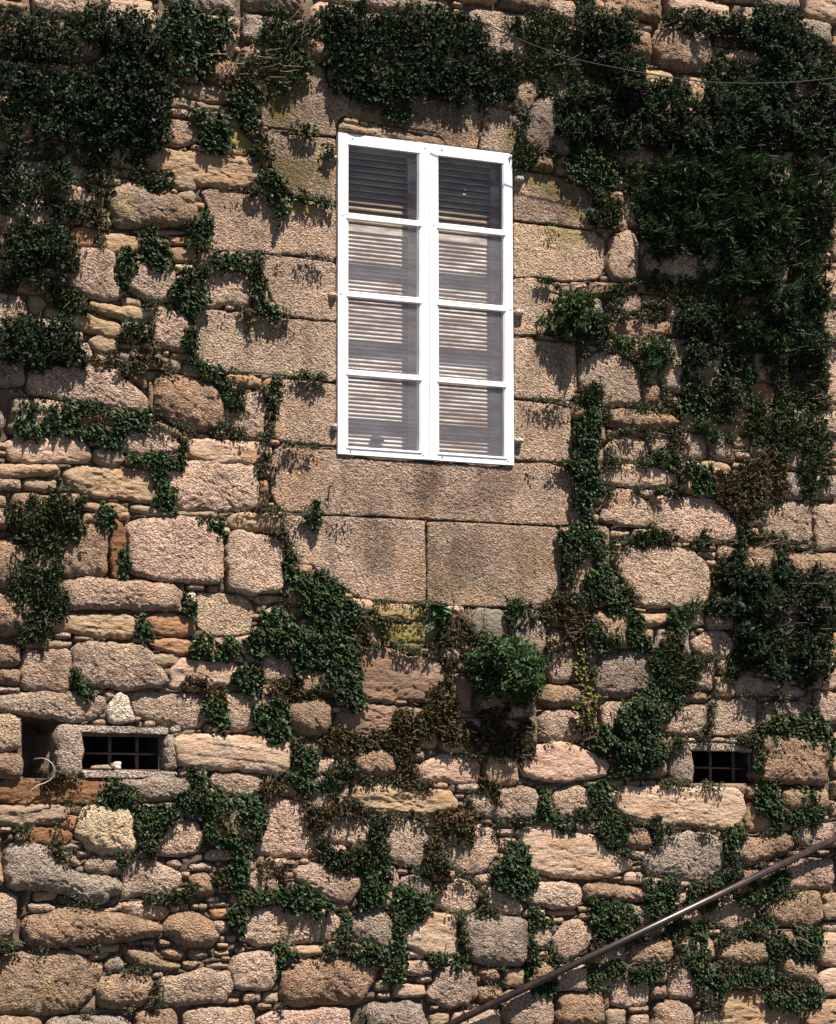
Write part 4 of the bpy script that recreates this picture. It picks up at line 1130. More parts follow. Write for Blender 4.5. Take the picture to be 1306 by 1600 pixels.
PLANTS = [
 # name, category, kind, label, ellipses, density, protrusion, size
 ('shrub', 'shrub', 'bush', 'large dark shrub hanging over the top left corner of the wall', [(185,125,72,58),(150,180,55,48),(215,165,45,50),(190,60,70,50)],1.15,1.0,1),
 ('shrub', 'shrub', 'bush', 'dark shrub on the far left edge above the pale granite block', [(88,135,50,54),(78,200,26,30),(20,150,44,90),(60,60,60,45)],.72,1,1),
 ('shrub', 'shrub', 'tuft', 'ragged thin shrub with flower spikes below the big top left shrub', [(125,225,44,30),(175,225,35,24),(90,245,26,22)],.55,1.3,1),
 ('shrub', 'shrub', 'bush', 'round dark clump just right of the large top left shrub', [(232,195,30,34),(222,215,30,24)],1,.9,1),
 ('ivy_plant', 'ivy', 'ivy', 'dark ivy patch hanging at the top edge left of the dry grass', [(300,88,36,38),(310,40,50,40)],1,1,1),
 ('shrub', 'shrub', 'tuft', 'dark shrub under the dry grass at the top edge', [(425,112,38,28),(465,95,24,32),(395,135,20,14),(450,50,60,35)],1.1,1.1,1),
 ('ivy_plant', 'ivy', 'ivy', 'ivy clump left of the yellow lichened block', [(384,158,26,30),(392,185,16,14)],1.1,.9,.9),
 ('ivy_plant', 'ivy', 'ivy', 'ivy patch over the thin slabs above the long ochre stone', [(325,200,30,30),(342,225,16,16),(315,180,18,10)],1.05,.9,.9),
 ('ivy_plant', 'ivy', 'tuft', 'small dark tuft above the right end of the ochre stone', [(411,233,20,18),(395,205,14,14)],1.1,1,1),
 ('ivy_plant', 'ivy', 'tuft', 'small tuft in the joint below the lichened block', [(474,206,19,13)],1.1,1,1),
 ('ivy_plant', 'ivy', 'tuft', 'little sprig beside the top left shutter hook', [(511,237,9,12)],1.1,1,1),
 ('ivy_plant', 'ivy', 'ivy', 'ivy trailing down from the end of the ochre stone', [(425,282,22,18),(437,308,18,20),(400,296,13,9),(435,340,6,14)],1,.8,.85),
 ('ivy_plant', 'ivy', 'ivy', 'two small ivy sprigs in the joint left of the window top', [(473,303,10,9),(511,316,11,7),(492,309,8,4)],1,.7,.8),
 ('ivy_plant', 'ivy', 'tuft', 'tuft in the joint under the left end of the ochre stone', [(240,280,28,17),(215,264,22,16)],1.1,1,1),
 ('ivy_plant', 'ivy', 'tuft', 'dark strand of leaves beside the pale stone near the left edge', [(154,272,18,28),(162,298,10,9)],1.1,.9,1),
 ('shrub', 'shrub', 'bush', 'dark bush at the left edge above the small orange stone', [(80,282,26,32),(92,326,28,18),(28,290,30,50)],.8,.9,1),
 ('ivy_plant', 'ivy', 'fringe', 'thin trailing leaves between two pale stones near the left edge', [(128,330,32,15),(152,338,18,14)],1,1,1),
 ('ivy_plant', 'ivy', 'ivy', 'round ivy clump at the upper left corner of the large dressed block', [(313,345,16,26),(308,362,9,10)],1.3,1,.85),
 ('shrub', 'shrub', 'bush', 'rounded dark bush at the left edge beside a lumpy granite stone', [(82,398,32,42),(35,400,35,50)],1.15,.9,1),
 ('ivy_plant', 'ivy', 'ivy', 'dense ivy clump beside the small orange brick like stones', [(242,384,22,28),(256,405,14,14)],1.2,1,.85),
 ('ivy_plant', 'ivy', 'ivy', 'ivy strand between two lumpy granite stones left of centre', [(194,407,17,22),(193,437,7,14)],1.1,.9,.85),
 ('ivy_plant', 'ivy', 'ivy', 'ivy clump filling the vertical joint right of a granite block', [(295,456,26,24),(288,432,14,14),(315,425,9,14),(297,480,8,10)],1.2,1,.85),
 ('ivy_plant', 'ivy', 'ivy', 'ivy strip in the joint below the largest dressed block left of the window', [(360,403,28,9),(348,412,14,8),(400,404,10,14),(396,424,12,8)],1.1,.8,.8),
 ('ivy_plant', 'ivy', 'ivy', 'ivy running down the joint to the left of the stained dressed block', [(407,455,10,25),(418,482,15,14),(440,494,18,7)],1.1,.8,.8),
 ('ivy_plant', 'ivy', 'fringe', 'small clump hanging from the joint over the longest dressed block', [(385,490,10,10),(388,505,6,10)],1.2,1,1),
 ('ivy_plant', 'ivy', 'ivy', 'narrow ivy strand in the joint at the left end of the longest dressed block', [(297,525,11,30),(298,495,5,9)],1.1,.7,.8),
 ('ivy_plant', 'ivy', 'ivy', 'ivy under the left end of the longest dressed block', [(315,574,26,11),(345,592,10,14),(352,615,9,14)],1.1,.8,.8),
 ('shrub', 'shrub', 'tuft', 'small tuft growing over a flat stone by the left edge', [(98,462,22,22),(115,478,26,11)],1.1,1.2,1),
 ('shrub', 'shrub', 'bush', 'dark bush at the left edge above the wide pale stone', [(90,532,34,32),(105,560,26,16),(35,540,36,40)],1.2,1,1),
 ('ivy_plant', 'ivy', 'tuft', 'tuft in front of the yellowish flat stones left of centre', [(213,518,24,16),(200,525,14,12)],1.1,1,1),
 ('ivy_plant', 'ivy', 'fringe', 'low trailing leaves in the joint above the dark triangular stone', [(165,560,19,8),(212,570,18,13),(256,567,15,8),(233,560,14,6)],1.2,1,1),
 ('ivy_plant', 'ivy', 'tuft', 'tuft on the small square stone left of the window jamb', [(374,634,14,18)],1.2,1,.9),
 ('ivy_plant', 'ivy', 'ivy', 'narrow ivy in the vertical joint left of the window jamb', [(430,608,9,24),(424,640,6,26)],1,.7,.75),
 ('ivy_plant', 'ivy', 'tuft', 'row of little sprigs in the jamb joint left of the window', [(468,588,9,8),(482,587,8,11),(500,590,12,8),(488,605,4,7)],1,.6,.9),
 ('ivy_plant', 'ivy', 'ivy', 'ivy trailing along the joint above the rust coloured stone', [(125,638,38,14),(195,652,32,13),(218,650,13,18),(150,672,24,15),(165,690,15,10),(182,675,14,14)],1.1,.9,.85),
 ('ivy_plant', 'ivy', 'ivy', 'ivy hanging at the left edge beside the rust coloured stone', [(75,650,14,24),(100,668,17,11),(45,655,22,28)],1.1,.9,.85),
 ('ivy_plant', 'ivy', 'ivy', 'ivy spray below the oval pale stone', [(243,717,26,10),(266,722,18,9),(287,706,7,11),(205,715,11,8)],1.2,.8,.8),
 ('ivy_plant', 'ivy', 'ivy', 'ivy strand down the left side of the round topped granite block', [(255,772,15,22),(247,744,10,9),(272,792,8,6)],1.1,.8,.8),
 ('shrub', 'shrub', 'tuft', 'bushy dark plant at the left edge beside the brown square block', [(104,798,30,40),(80,820,20,28),(38,810,26,36)],1.3,1.6,1),
 ('ivy_plant', 'ivy', 'ivy', 'small ivy clump above the upright rust coloured stone', [(165,805,14,17)],1.2,.8,.85),
 ('ivy_plant', 'ivy', 'ivy', 'ivy on the corner of the block with the thin slabs above it', [(325,813,18,8),(338,824,14,8)],1.1,.7,.8),
 ('shrub', 'shrub', 'tuft', 'dark plant growing up the left edge beside the long granite block', [(80,880,16,46),(82,938,20,30),(72,980,14,22),(40,920,25,70)],1.2,1.3,1),
 ('ivy_plant', 'ivy', 'ivy', 'slim ivy clump on the upright rust coloured stone', [(194,878,8,18)],1.1,.7,.75),
 ('ivy_plant', 'ivy', 'tuft', 'low tufts along the top of the long pale streaked stone', [(345,672,15,9),(372,676,14,7)],1.1,.8,.9),
 ('ivy_plant', 'ivy', 'tuft', 'tuft at the right end of the long pale streaked stone', [(410,722,13,12),(426,735,6,9)],1.1,.8,.9),
 ('ivy_plant', 'ivy', 'ivy', 'small ivy clump below the iron ring', [(496,805,13,15),(495,822,8,8),(494,785,4,6)],1.2,.9,.75),
 ('ivy_plant', 'ivy', 'ivy', 'ivy beside the small white upright stone', [(297,952,12,16),(292,938,6,10)],1.1,.7,.8),
 ('ivy_plant', 'ivy', 'ivy', 'thin ivy strand left of the two rust stained stones', [(222,978,9,15),(230,1000,6,14),(218,965,7,6)],1,.7,.8),
 ('ivy_plant', 'ivy', 'ivy', 'bright ivy under the smooth square block', [(318,1000,18,20),(350,1012,22,14),(330,1022,26,8),(355,998,6,8)],1.2,.9,.9),
 ('ivy_plant', 'ivy', 'ivy', 'thin ivy in the joint between two low granite blocks at left', [(120,1058,9,20),(136,1082,11,10)],1,.7,.8),
 ('ivy_plant', 'ivy', 'fringe', 'leaves trailing across the pale stone above the left opening', [(306,1066,20,11),(330,1078,18,9),(345,1090,12,8)],1.4,1,1.1),
 ('ivy_plant', 'ivy', 'ivy', 'dark ivy clump hanging over a granite block right of the left opening', [(342,1118,14,24),(335,1105,16,14)],1.1,.8,.8),
 ('ivy_plant', 'ivy', 'ivy', 'tall dense ivy column below the left apron stone', [(450,885,9,24),(482,925,34,30),(515,950,30,34),(500,905,20,14),(545,960,24,20),(462,900,12,18)],1.25,1.1,1),
 ('ivy_plant', 'ivy', 'ivy', 'ivy mass left of the tall ivy column', [(425,985,32,26),(455,1000,30,24),(400,1000,18,22),(415,965,16,16)],1.25,1.1,1),
 ('ivy_plant', 'ivy', 'ivy', 'lower end of the ivy column over the layered brown stone', [(505,1010,44,40),(525,1050,36,32),(545,1080,26,26),(490,1040,24,28)],1.3,1.15,1),
 ('ivy_plant', 'ivy', 'ivy', 'ivy clump beside a tilted orange flake under the ivy mass', [(392,1055,22,20),(390,1075,14,8)],1.1,.9,.9),
 ('ivy_plant', 'ivy', 'fringe', 'brownish leaves in the joint under the ivy column', [(440,1078,38,14),(475,1082,30,14),(430,1095,18,10)],1.7,1,1),
 ('ivy_plant', 'ivy', 'ivy', 'ragged ivy clump left of the small granite block below the ivy column', [(425,1120,26,30),(430,1145,18,16),(445,1108,14,14)],1.1,.9,.9),
 ('ivy_plant', 'ivy', 'brown', 'withered brown and yellow leaves beside the ivy column', [(558,978,16,26),(565,995,18,12)],1.3,.8,1),
 ('ivy_plant', 'ivy', 'gold', 'small yellow green plant left of the mossy stones', [(585,978,16,24),(592,1000,12,10)],.9,.8,.9),
 ('ivy_plant', 'ivy', 'ivy', 'ivy clump right of the pale rust edged slab by the left opening', [(475,1195,20,26),(485,1222,18,14),(462,1205,12,16)],1.05,.9,.9),
 ('ivy_plant', 'ivy', 'fringe', 'fringe of leaves hanging under the orange brown layered slab', [(520,1150,28,13),(560,1158,34,14),(600,1160,32,15),(635,1160,28,18),(585,1180,26,12)],2.2,1.3,1),
 ('ivy_plant', 'ivy', 'brown', 'brown twiggy growth right of the square granite block at centre', [(635,1195,18,30),(645,1220,12,12),(622,1215,12,16)],1.3,1,1),
 ('ivy_plant', 'ivy', 'tuft', 'mixed green tuft left of the square granite block at centre', [(530,1215,22,16),(548,1198,14,16),(520,1235,16,12),(505,1228,16,10)],1.2,1,1),
 ('ivy_plant', 'ivy', 'brown', 'brown drying leaves over a rounded pinkish stone', [(545,1268,24,14),(500,1268,18,20),(532,1252,16,10),(492,1285,12,14)],1.5,1.1,1),
 ('ivy_plant', 'ivy', 'fringe', 'rusty small leaves under the pale slab right of the left opening', [(465,1165,12,9),(478,1170,10,8),(430,1228,18,12),(415,1245,12,10)],1.5,1,1),
 ('ivy_plant', 'ivy', 'fringe', 'dark leaf mass below the layered brown stone at centre', [(660,1130,42,24),(690,1142,26,22),(680,1105,18,30),(645,1152,26,16),(700,1110,16,22)],2.2,1.5,1.1),
 ('ivy_plant', 'ivy', 'fringe', 'thin strand of leaves down the right side of the layered brown stone', [(700,1055,8,26),(695,1030,10,12)],1.3,.9,1),
 ('shrub', 'shrub', 'lush', 'lively green leafy shrub jutting out below the right apron stone', [(788,1042,46,40),(815,1062,36,36),(765,1025,26,26),(775,1075,22,14),(825,1030,24,24)],1.8,1.8,.85),
 ('shrub', 'shrub', 'tuft', 'dark upright tuft in the joint above the lively green shrub', [(815,962,26,22),(800,950,12,14),(845,965,14,16)],1.3,1.2,1),
 ('weed', 'weed', 'broad', 'broad leaved bright weed in the joint between the two apron stones', [(676,958,14,18)],1.1,.8,.9),
 ('ivy_plant', 'ivy', 'brown', 'tangle of dry brown leaves and roots below the broad leaved weed', [(705,985,22,30),(735,1005,18,16),(680,1000,16,10)],.9,.7,1),
 ('ivy_plant', 'ivy', 'fringe', 'dry leaf fringe in the shade under the lively green shrub', [(760,1150,40,20),(800,1145,36,20),(815,1168,22,18),(735,1150,18,16),(780,1120,34,18)],2.2,1.4,1),
 ('ivy_plant', 'ivy', 'fringe', 'leafy strand hanging between two pale slabs at centre', [(772,1192,12,26),(756,1225,18,10),(775,1238,10,18),(790,1175,14,12)],1.7,1,1),
 ('ivy_plant', 'ivy', 'brown', 'brown green leaves along the joint under the long ochre slab at centre', [(680,1275,26,11),(722,1282,30,18),(725,1305,22,12),(640,1268,20,9)],1.6,1.1,1),
 ('ivy_plant', 'ivy', 'tuft', 'bushy plant on the low joint left of the leaning granite stone', [(545,1338,30,24),(518,1335,24,18),(575,1345,20,18)],1.4,1.2,1),
 ('ivy_plant', 'ivy', 'tuft', 'upright leafy strand between two rounded stones at bottom centre', [(588,1300,14,22),(592,1330,14,24),(585,1285,8,9)],1.3,1,1),
 ('ivy_plant', 'ivy', 'ivy', 'ivy spilling over the long pale block at the bottom', [(470,1402,30,18),(500,1418,18,11),(452,1395,16,12),(440,1408,14,6)],1.25,1,.9),
 ('ivy_plant', 'ivy', 'ivy', 'bright ivy clump left of the big pinkish slab at the bottom', [(798,1352,28,32),(815,1372,22,20),(785,1375,20,16),(805,1325,16,14)],1.35,1.1,.9),
 ('ivy_plant', 'ivy', 'ivy', 'ivy in front of the small dark round stone at the bottom', [(645,1412,30,13),(628,1400,16,18),(665,1408,16,12),(640,1430,18,9)],1.3,.9,.85),
 ('ivy_plant', 'ivy', 'ivy', 'dark ivy clump above the grey block at the bottom centre', [(582,1388,22,26),(575,1405,18,12),(598,1375,14,20)],1.3,1,.9),
 ('ivy_plant', 'ivy', 'ivy', 'ivy in the narrow upright joint left of the grey bottom block', [(541,1452,8,26),(533,1466,9,12)],1.1,.7,.8),
 ('ivy_plant', 'ivy', 'ivy', 'ivy in front of the lower edge of the grey bottom block', [(572,1486,24,13),(590,1492,14,9)],1.3,.9,.85),
 ('ivy_plant', 'ivy', 'ivy', 'ivy in the joint right of the grey bottom block', [(622,1460,9,28),(622,1500,12,24),(612,1520,10,12)],1.2,.8,.85),
 ('ivy_plant', 'ivy', 'ivy', 'thin ivy in the joint between the pinkish and the large grey bottom stones', [(721,1462,7,28),(725,1495,8,10)],1,.6,.8),
 ('ivy_plant', 'ivy', 'ivy', 'low ivy under the pinkish stone at the bottom', [(688,1495,24,8),(715,1505,14,8)],1.2,.8,.8),
 ('ivy_plant', 'ivy', 'ivy', 'small ivy sprig in the joint right under the long pale bottom block', [(438,1486,11,18),(432,1508,8,14),(462,1488,10,6)],1.1,.8,.8),
 ('ivy_plant', 'ivy', 'ivy', 'tiny ivy tuft on the thin yellow slab at the bottom', [(513,1485,8,8)],1.3,.8,.75),
 ('ivy_plant', 'ivy', 'brown', 'brown green plants in the joint between two upright bottom stones', [(672,1345,14,30),(690,1372,14,18),(680,1318,8,14)],1.6,1,1),
 ('ivy_plant', 'ivy', 'tuft', 'low tuft on the ledge under the squarish pink block at lower left', [(250,1404,22,9),(272,1398,10,10)],1.3,.8,.9),
 ('ivy_plant', 'ivy', 'tuft', 'small tuft between little stones at lower left', [(296,1394,14,11)],1.2,.8,.9),
 ('ivy_plant', 'ivy', 'ivy', 'ivy spray over the upper left of the cream stone', [(188,1240,18,20),(170,1262,14,18),(162,1275,8,8)],1.25,.9,.95),
 ('ivy_plant', 'ivy', 'ivy', 'ivy hanging between the cream stone and the pink stone', [(232,1285,26,22),(216,1270,14,12),(258,1275,20,18),(237,1325,6,16)],1.3,1,.95),
 ('ivy_plant', 'ivy', 'ivy', 'light green ivy below the sill of the left opening', [(310,1222,15,18),(302,1252,26,16),(325,1250,16,16)],1.25,.9,1),
 ('ivy_plant', 'ivy', 'ivy', 'largest low ivy mass right of the pink stone below the left opening', [(368,1265,40,26),(345,1285,26,24),(392,1282,22,26),(365,1300,20,14)],1.4,1.1,1),
 ('ivy_plant', 'ivy', 'ivy', 'ivy strand dropping from the largest low ivy mass', [(376,1335,14,30),(380,1318,10,12),(374,1362,12,12)],1.3,.9,.9),
 ('ivy_plant', 'ivy', 'tuft', 'loose green growth left of the ivy strand at lower left', [(348,1372,16,14),(362,1385,14,12)],1.1,1,1),
 ('ivy_plant', 'ivy', 'ivy', 'ivy across the joint above the long pale bottom block', [(395,1398,34,11),(372,1428,13,20),(378,1450,8,10)],1.3,.9,.85),
 ('ivy_plant', 'ivy', 'brown', 'withered growth below the leaning granite stone', [(425,1358,22,12),(440,1372,8,16)],1.4,1,1),
 ('ivy_plant', 'ivy', 'ivy', 'tiny ivy sprig above the squarish pink block at lower left', [(190,1342,4,10)],1.2,.7,.75),
 ('ivy_plant', 'ivy', 'brown', 'straggly leaves under the pale cable loop', [(75,1215,8,22),(95,1212,10,14),(110,1216,10,6)],1.3,.8,.9),
 # right side
 ('shrub', 'shrub', 'bush', 'dense dark shrub above the left end of the window lintel', [(560,98,48,44),(545,130,26,26),(585,140,26,24),(560,45,60,40)],1.4,.5,1),
 ('shrub', 'shrub', 'bush', 'wide dark shrub above the middle of the window lintel', [(660,95,62,42),(715,125,48,34),(640,130,30,24),(680,45,80,35)],1.4,.5,1),
 ('ivy_plant', 'ivy', 'ivy', 'leafy clump hanging over the lintel ledge above the window frame', [(630,172,22,16),(612,182,14,9)],1.2,.3,.8),
 ('shrub', 'shrub', 'bush', 'dark shrub over the right end of the window lintel', [(772,138,30,30),(790,110,24,30),(760,100,26,30)],1.3,.4,1),
 ('shrub', 'shrub', 'tuft', 'twiggy dark growth under the left part of the sagging cable', [(845,100,34,24),(880,95,40,22),(850,45,60,30),(850,130,22,12)],1.2,1.4,1),
 ('shrub', 'shrub', 'bush', 'rounded grey green shrub right of the lintel under the cable', [(912,168,40,42),(900,195,34,24),(935,160,30,30)],1.3,1.1,1),
 ('shrub', 'shrub', 'tuft', 'dark tuft at the top right corner of the window frame', [(818,240,16,22),(810,255,10,12),(850,250,18,12),(862,242,10,14)],1.3,.6,1),
 ('ivy_plant', 'ivy', 'ivy', 'ivy clump over the lichened jamb block right of the window', [(922,235,30,30),(915,262,34,24),(950,270,18,18)],1.3,1.1,.9),
 ('shrub', 'shrub', 'bush', 'dark hanging shrub behind the middle of the sagging cable', [(965,100,44,40),(985,135,36,26),(955,45,60,40)],1.3,1.3,1),
 ('shrub', 'shrub', 'bush', 'fine leaved round bush left of the long leaved thicket', [(1055,160,46,40),(1075,205,44,38),(1040,205,30,34)],1.35,1.2,1),
 ('shrub', 'shrub', 'bush', 'fine leaved shrub under the right end of the cable', [(1145,160,52,40),(1175,195,48,36),(1130,195,34,30)],1.35,1.2,1),
 ('shrub', 'shrub', 'tuft', 'tall grassy tufts before the sunlit blocks in the upper right', [(1130,105,34,20),(1165,112,34,16),(1190,95,16,26)],1.2,1.2,1.2),
 ('shrub', 'shrub', 'bush', 'dark shrub in the extreme top right corner', [(1225,110,40,60),(1225,60,60,50),(1285,150,40,90)],1.3,1.2,1),
 ('thicket', 'thicket', 'long', 'thicket of long narrow leaves at right, its lit upper part', [(1080,275,60,44),(1140,265,56,44),(1110,310,60,36),(1050,305,34,34)],1.3,1,1),
 ('thicket', 'thicket', 'long', 'thicket of narrow leaves against the right edge', [(1200,275,50,52),(1205,350,50,52),(1170,330,44,44),(1275,300,40,90)],1.3,1,1),
 ('thicket', 'thicket', 'long', 'hanging lower left part of the narrow leaved thicket', [(1065,355,52,36),(1110,370,48,34),(1045,385,36,22),(1015,365,18,30)],1.3,1,1),
 ('thicket', 'thicket', 'long', 'lower right part of the narrow leaved thicket in shade', [(1180,420,50,44),(1215,465,40,50),(1150,450,34,36),(1270,430,36,60)],1.2,1,1),
 ('ivy_plant', 'ivy', 'tuft', 'leafy sprigs hanging beside the jamb blocks casting a long shadow', [(945,325,24,28),(950,352,16,16),(928,335,14,14)],1.3,1.2,1.2),
 ('shrub', 'shrub', 'dense', 'dark leafy bush jutting out right of the window beside the jamb', [(905,492,40,34),(880,508,26,18),(930,500,20,24),(900,470,26,16)],1.3,1,1),
 ('ivy_plant', 'ivy', 'tuft', 'thin plant in the joint above the dark leafy bush', [(850,440,12,10),(960,450,20,14),(990,442,14,10)],1.1,1,1),
 ('shrub', 'shrub', 'lush', 'trailing bright green leaves right of the dark leafy bush', [(1010,540,26,16),(978,535,26,9),(1018,565,20,24),(1035,550,18,18)],1.15,.5,.6),
 ('shrub', 'shrub', 'long', 'leafy growth on the right wall below the thicket', [(1170,510,48,36),(1215,530,34,34),(1130,490,28,28),(1265,530,34,50)],1.2,.8,.85),
 ('ivy_plant', 'ivy', 'tuft', 'dark leaves beside the shaded brown slab under the thicket', [(1070,460,24,30),(1030,440,22,18),(1020,480,16,14),(1100,440,26,30)],1.2,1.2,1),
 ('ivy_plant', 'ivy', 'ivy', 'ivy clump hanging above the orange hollow at right', [(1150,560,28,26),(1170,585,16,12),(1130,575,14,12)],1.25,1,.9),
 ('shrub', 'shrub', 'tuft', 'dark shaded growth on the right edge above the orange hollow', [(1215,570,30,26),(1225,640,20,40),(1265,600,34,60)],1.2,1.2,1),
 ('ivy_plant', 'ivy', 'ivy', 'ivy clump over the small stones right of the ivy rope', [(1082,608,24,28),(1068,632,16,18),(1095,635,14,16)],1.25,1,.9),
 ('ivy_plant', 'ivy', 'tuft', 'dark upright plant below the orange hollow', [(1180,640,18,26),(1190,668,18,18),(1175,665,14,14)],1.3,1.1,1),
 ('ivy_plant', 'ivy', 'lush', 'pale green leafy sprig on a ledge near the right edge', [(1098,665,20,14),(1108,678,16,9)],1,.5,.5),
 ('ivy_plant', 'ivy', 'long', 'leafy sprigs at the head of the ivy rope right of the window', [(925,612,22,13),(915,622,14,12)],1,.4,.7),
 ('ivy_plant', 'ivy', 'ivy', 'upper part of the dark ivy rope right of the window', [(922,652,20,32),(915,685,24,26),(892,722,14,10)],1.4,1,.85),
 ('ivy_plant', 'ivy', 'ivy', 'middle of the dark ivy rope beside the long sill stone', [(918,730,22,34),(912,775,16,28),(928,760,12,20),(905,755,12,16)],1.4,1,.85),
 ('ivy_plant', 'ivy', 'ivy', 'lower end of the ivy rope at the corner of the apron stone', [(896,838,22,20),(915,815,14,20),(925,850,26,20),(890,862,16,18),(885,895,6,22)],1.4,1,.85),
 ('ivy_plant', 'ivy', 'ivy', 'ivy along the joint above the thin pale orange slab at right', [(1082,732,34,16),(1045,718,24,14),(1100,755,20,14),(1030,712,12,10)],1.35,1,.85),
 ('ivy_plant', 'ivy', 'brown', 'sprawling brown green creeper at right above the granite blocks', [(1150,768,36,30),(1185,745,34,34),(1200,722,28,26),(1130,750,26,20),(1160,795,22,20),(1215,760,20,30)],1.9,1.1,1),
 ('ivy_plant', 'ivy', 'tuft', 'thin dark strand below the sprawling creeper', [(1165,825,11,28),(1180,842,20,9)],1.2,1,1),
 ('ivy_plant', 'ivy', 'tuft', 'dark plant in the joint over the large yellowish granite block', [(1015,838,24,15),(1040,842,18,12),(1000,845,14,12)],1.4,1.1,1),
 ('ivy_plant', 'ivy', 'tuft', 'grassy tuft in the joint right of the large yellowish granite block', [(1090,850,22,9),(1102,838,6,14),(1215,845,18,14),(1228,850,20,18)],1.2,1,1),
 ('ivy_plant', 'ivy', 'tuft', 'small tufts at the lower edge of the thin pale orange slab', [(1025,765,14,7),(1055,770,13,7)],1.2,.8,.9),
 ('ivy_plant', 'ivy', 'ivy', 'cone shaped ivy bush left of the large yellowish granite block', [(940,905,24,22),(950,930,34,20),(938,885,12,12),(965,950,26,14),(925,920,16,20)],1.4,1.3,.85),
 ('ivy_plant', 'ivy', 'brown', 'brown and green growth under the right corner of the apron stone', [(872,940,24,16),(885,965,30,20),(860,955,18,16),(895,990,34,16)],1.9,1.1,1),
 ('ivy_plant', 'ivy', 'ivy', 'ivy mass below the cone shaped ivy bush', [(955,985,40,20),(985,975,26,22),(1000,995,22,16),(935,1000,22,14)],1.4,1.1,.85),
 ('shrub', 'shrub', 'bush', 'upper half of the big dark shrub on the right edge', [(1168,905,42,38),(1195,940,46,40),(1160,880,16,22),(1225,900,18,34),(1140,945,30,22),(1275,940,40,60)],1.4,1.1,1),
 ('shrub', 'shrub', 'bush', 'lower half of the big dark shrub on the right edge', [(1190,1005,48,36),(1210,1040,36,24),(1165,985,26,24),(1270,1020,40,50)],1.4,1.1,1),
 ('ivy_plant', 'ivy', 'brown', 'brownish upright growth between the yellowish block and the big shrub', [(1125,895,16,34),(1130,930,14,20),(1110,915,8,20)],1.8,1,1),
 ('ivy_plant', 'ivy', 'lush', 'bright broad leaves under the large yellowish granite block', [(1068,962,20,14),(1060,975,16,18),(1085,950,18,10)],.9,.4,.6),
 ('ivy_plant', 'ivy', 'tuft', 'dense dark green plant under the bright broad leaves', [(1050,1010,26,30),(1040,1035,28,24),(1075,1040,24,22),(1055,1065,34,16)],1.5,1.1,1),
 ('ivy_plant', 'ivy', 'gold', 'yellow leaved creeper trailing between two granite stones at right', [(908,1050,11,32),(905,1025,10,18),(918,1085,16,20),(915,1110,14,16)],1.1,.8,.85),
 ('ivy_plant', 'ivy', 'ivy', 'big rounded ivy bush left of the right opening', [(985,1140,44,40),(1005,1115,34,26),(960,1165,30,20),(1010,1175,34,26),(990,1195,30,16)],1.6,2.3,.8),
 ('ivy_plant', 'ivy', 'ivy', 'ivy shoulder joining the rounded bush to the plant above', [(1035,1095,24,22),(1020,1085,18,18),(1050,1080,18,12)],1.4,1.1,.85),
 ('ivy_plant', 'ivy', 'brown', 'brown dry growth left of the rounded ivy bush', [(920,1145,26,14),(905,1130,18,16),(940,1160,18,10)],1.3,.9,1),
 ('ivy_plant', 'ivy', 'tuft', 'small plant above the pale ledge at the right', [(1150,1038,16,20),(1142,1060,9,12),(1165,1030,16,12)],1.3,1,1),
 ('ivy_plant', 'ivy', 'ivy', 'ivy covering the right end of the right opening', [(1205,1160,26,34),(1195,1195,22,24),(1225,1130,18,30),(1185,1150,14,14),(1270,1160,36,50)],1.45,1,.9),
 ('ivy_plant', 'ivy', 'ivy', 'ivy trailing down below the right opening', [(1198,1240,20,30),(1210,1270,26,20),(1190,1262,14,16),(1260,1260,30,30)],1.4,1,.9),
 ('ivy_plant', 'ivy', 'ivy', 'climbing ivy left of the big pale slab under the right opening', [(940,1250,13,30),(947,1280,22,20),(968,1305,18,16),(930,1240,10,12),(955,1295,16,14)],1.35,.9,.85),
 ('ivy_plant', 'ivy', 'ivy', 'thin ivy between two grey granite stones at lower right', [(850,1250,10,24),(868,1278,15,9),(845,1270,8,10)],1.2,.8,.8),
 ('ivy_plant', 'ivy', 'tuft', 'small ivy tuft above the big rounded grey boulder', [(1020,1290,12,15),(1030,1302,8,8)],1.3,.9,1),
 ('ivy_plant', 'ivy', 'tuft', 'row of leaves between the climbing ivy and the pinkish slab', [(905,1275,20,10),(885,1295,14,8),(820,1285,20,6)],1.2,.8,.9),
 ('ivy_plant', 'ivy', 'ivy', 'ivy tuft under the left end of the rounded grey boulder', [(1030,1400,26,20),(1025,1422,20,20),(1045,1385,16,12)],1.4,1,.9),
 ('ivy_plant', 'ivy', 'ivy', 'ivy along the handrail below the rounded grey boulder', [(1095,1388,32,10),(1080,1400,18,10),(1125,1378,14,10)],1.3,.8,.85),
 ('ivy_plant', 'ivy', 'ivy', 'ivy right of the rounded grey boulder', [(1143,1318,18,18),(1145,1355,11,16),(1148,1300,12,10)],1.3,.9,.85),
 ('ivy_plant', 'ivy', 'ivy', 'dense ivy above the handrail at bottom right of centre', [(952,1428,30,22),(935,1408,16,14),(965,1450,26,16),(975,1430,22,16)],1.4,1,.85),
 ('ivy_plant', 'ivy', 'fringe', 'loose leaves crossing behind the middle of the handrail', [(945,1470,22,16),(990,1460,24,14),(925,1485,14,12)],1.7,1,1),
 ('ivy_plant', 'ivy', 'ivy', 'small ivy clump right of the large grey bottom stone', [(838,1430,13,15),(828,1448,8,10),(855,1440,8,7)],1.2,.8,.8),
 ('ivy_plant', 'ivy', 'ivy', 'ivy in the joint at the foot of the handrail', [(830,1495,10,22),(835,1515,14,14),(862,1512,14,12),(850,1540,30,12)],1.2,.8,.85),
 ('ivy_plant', 'ivy', 'ivy', 'ivy under the upper part of the handrail', [(1185,1388,34,14),(1165,1402,20,9),(1215,1375,20,14)],1.3,.8,.85),
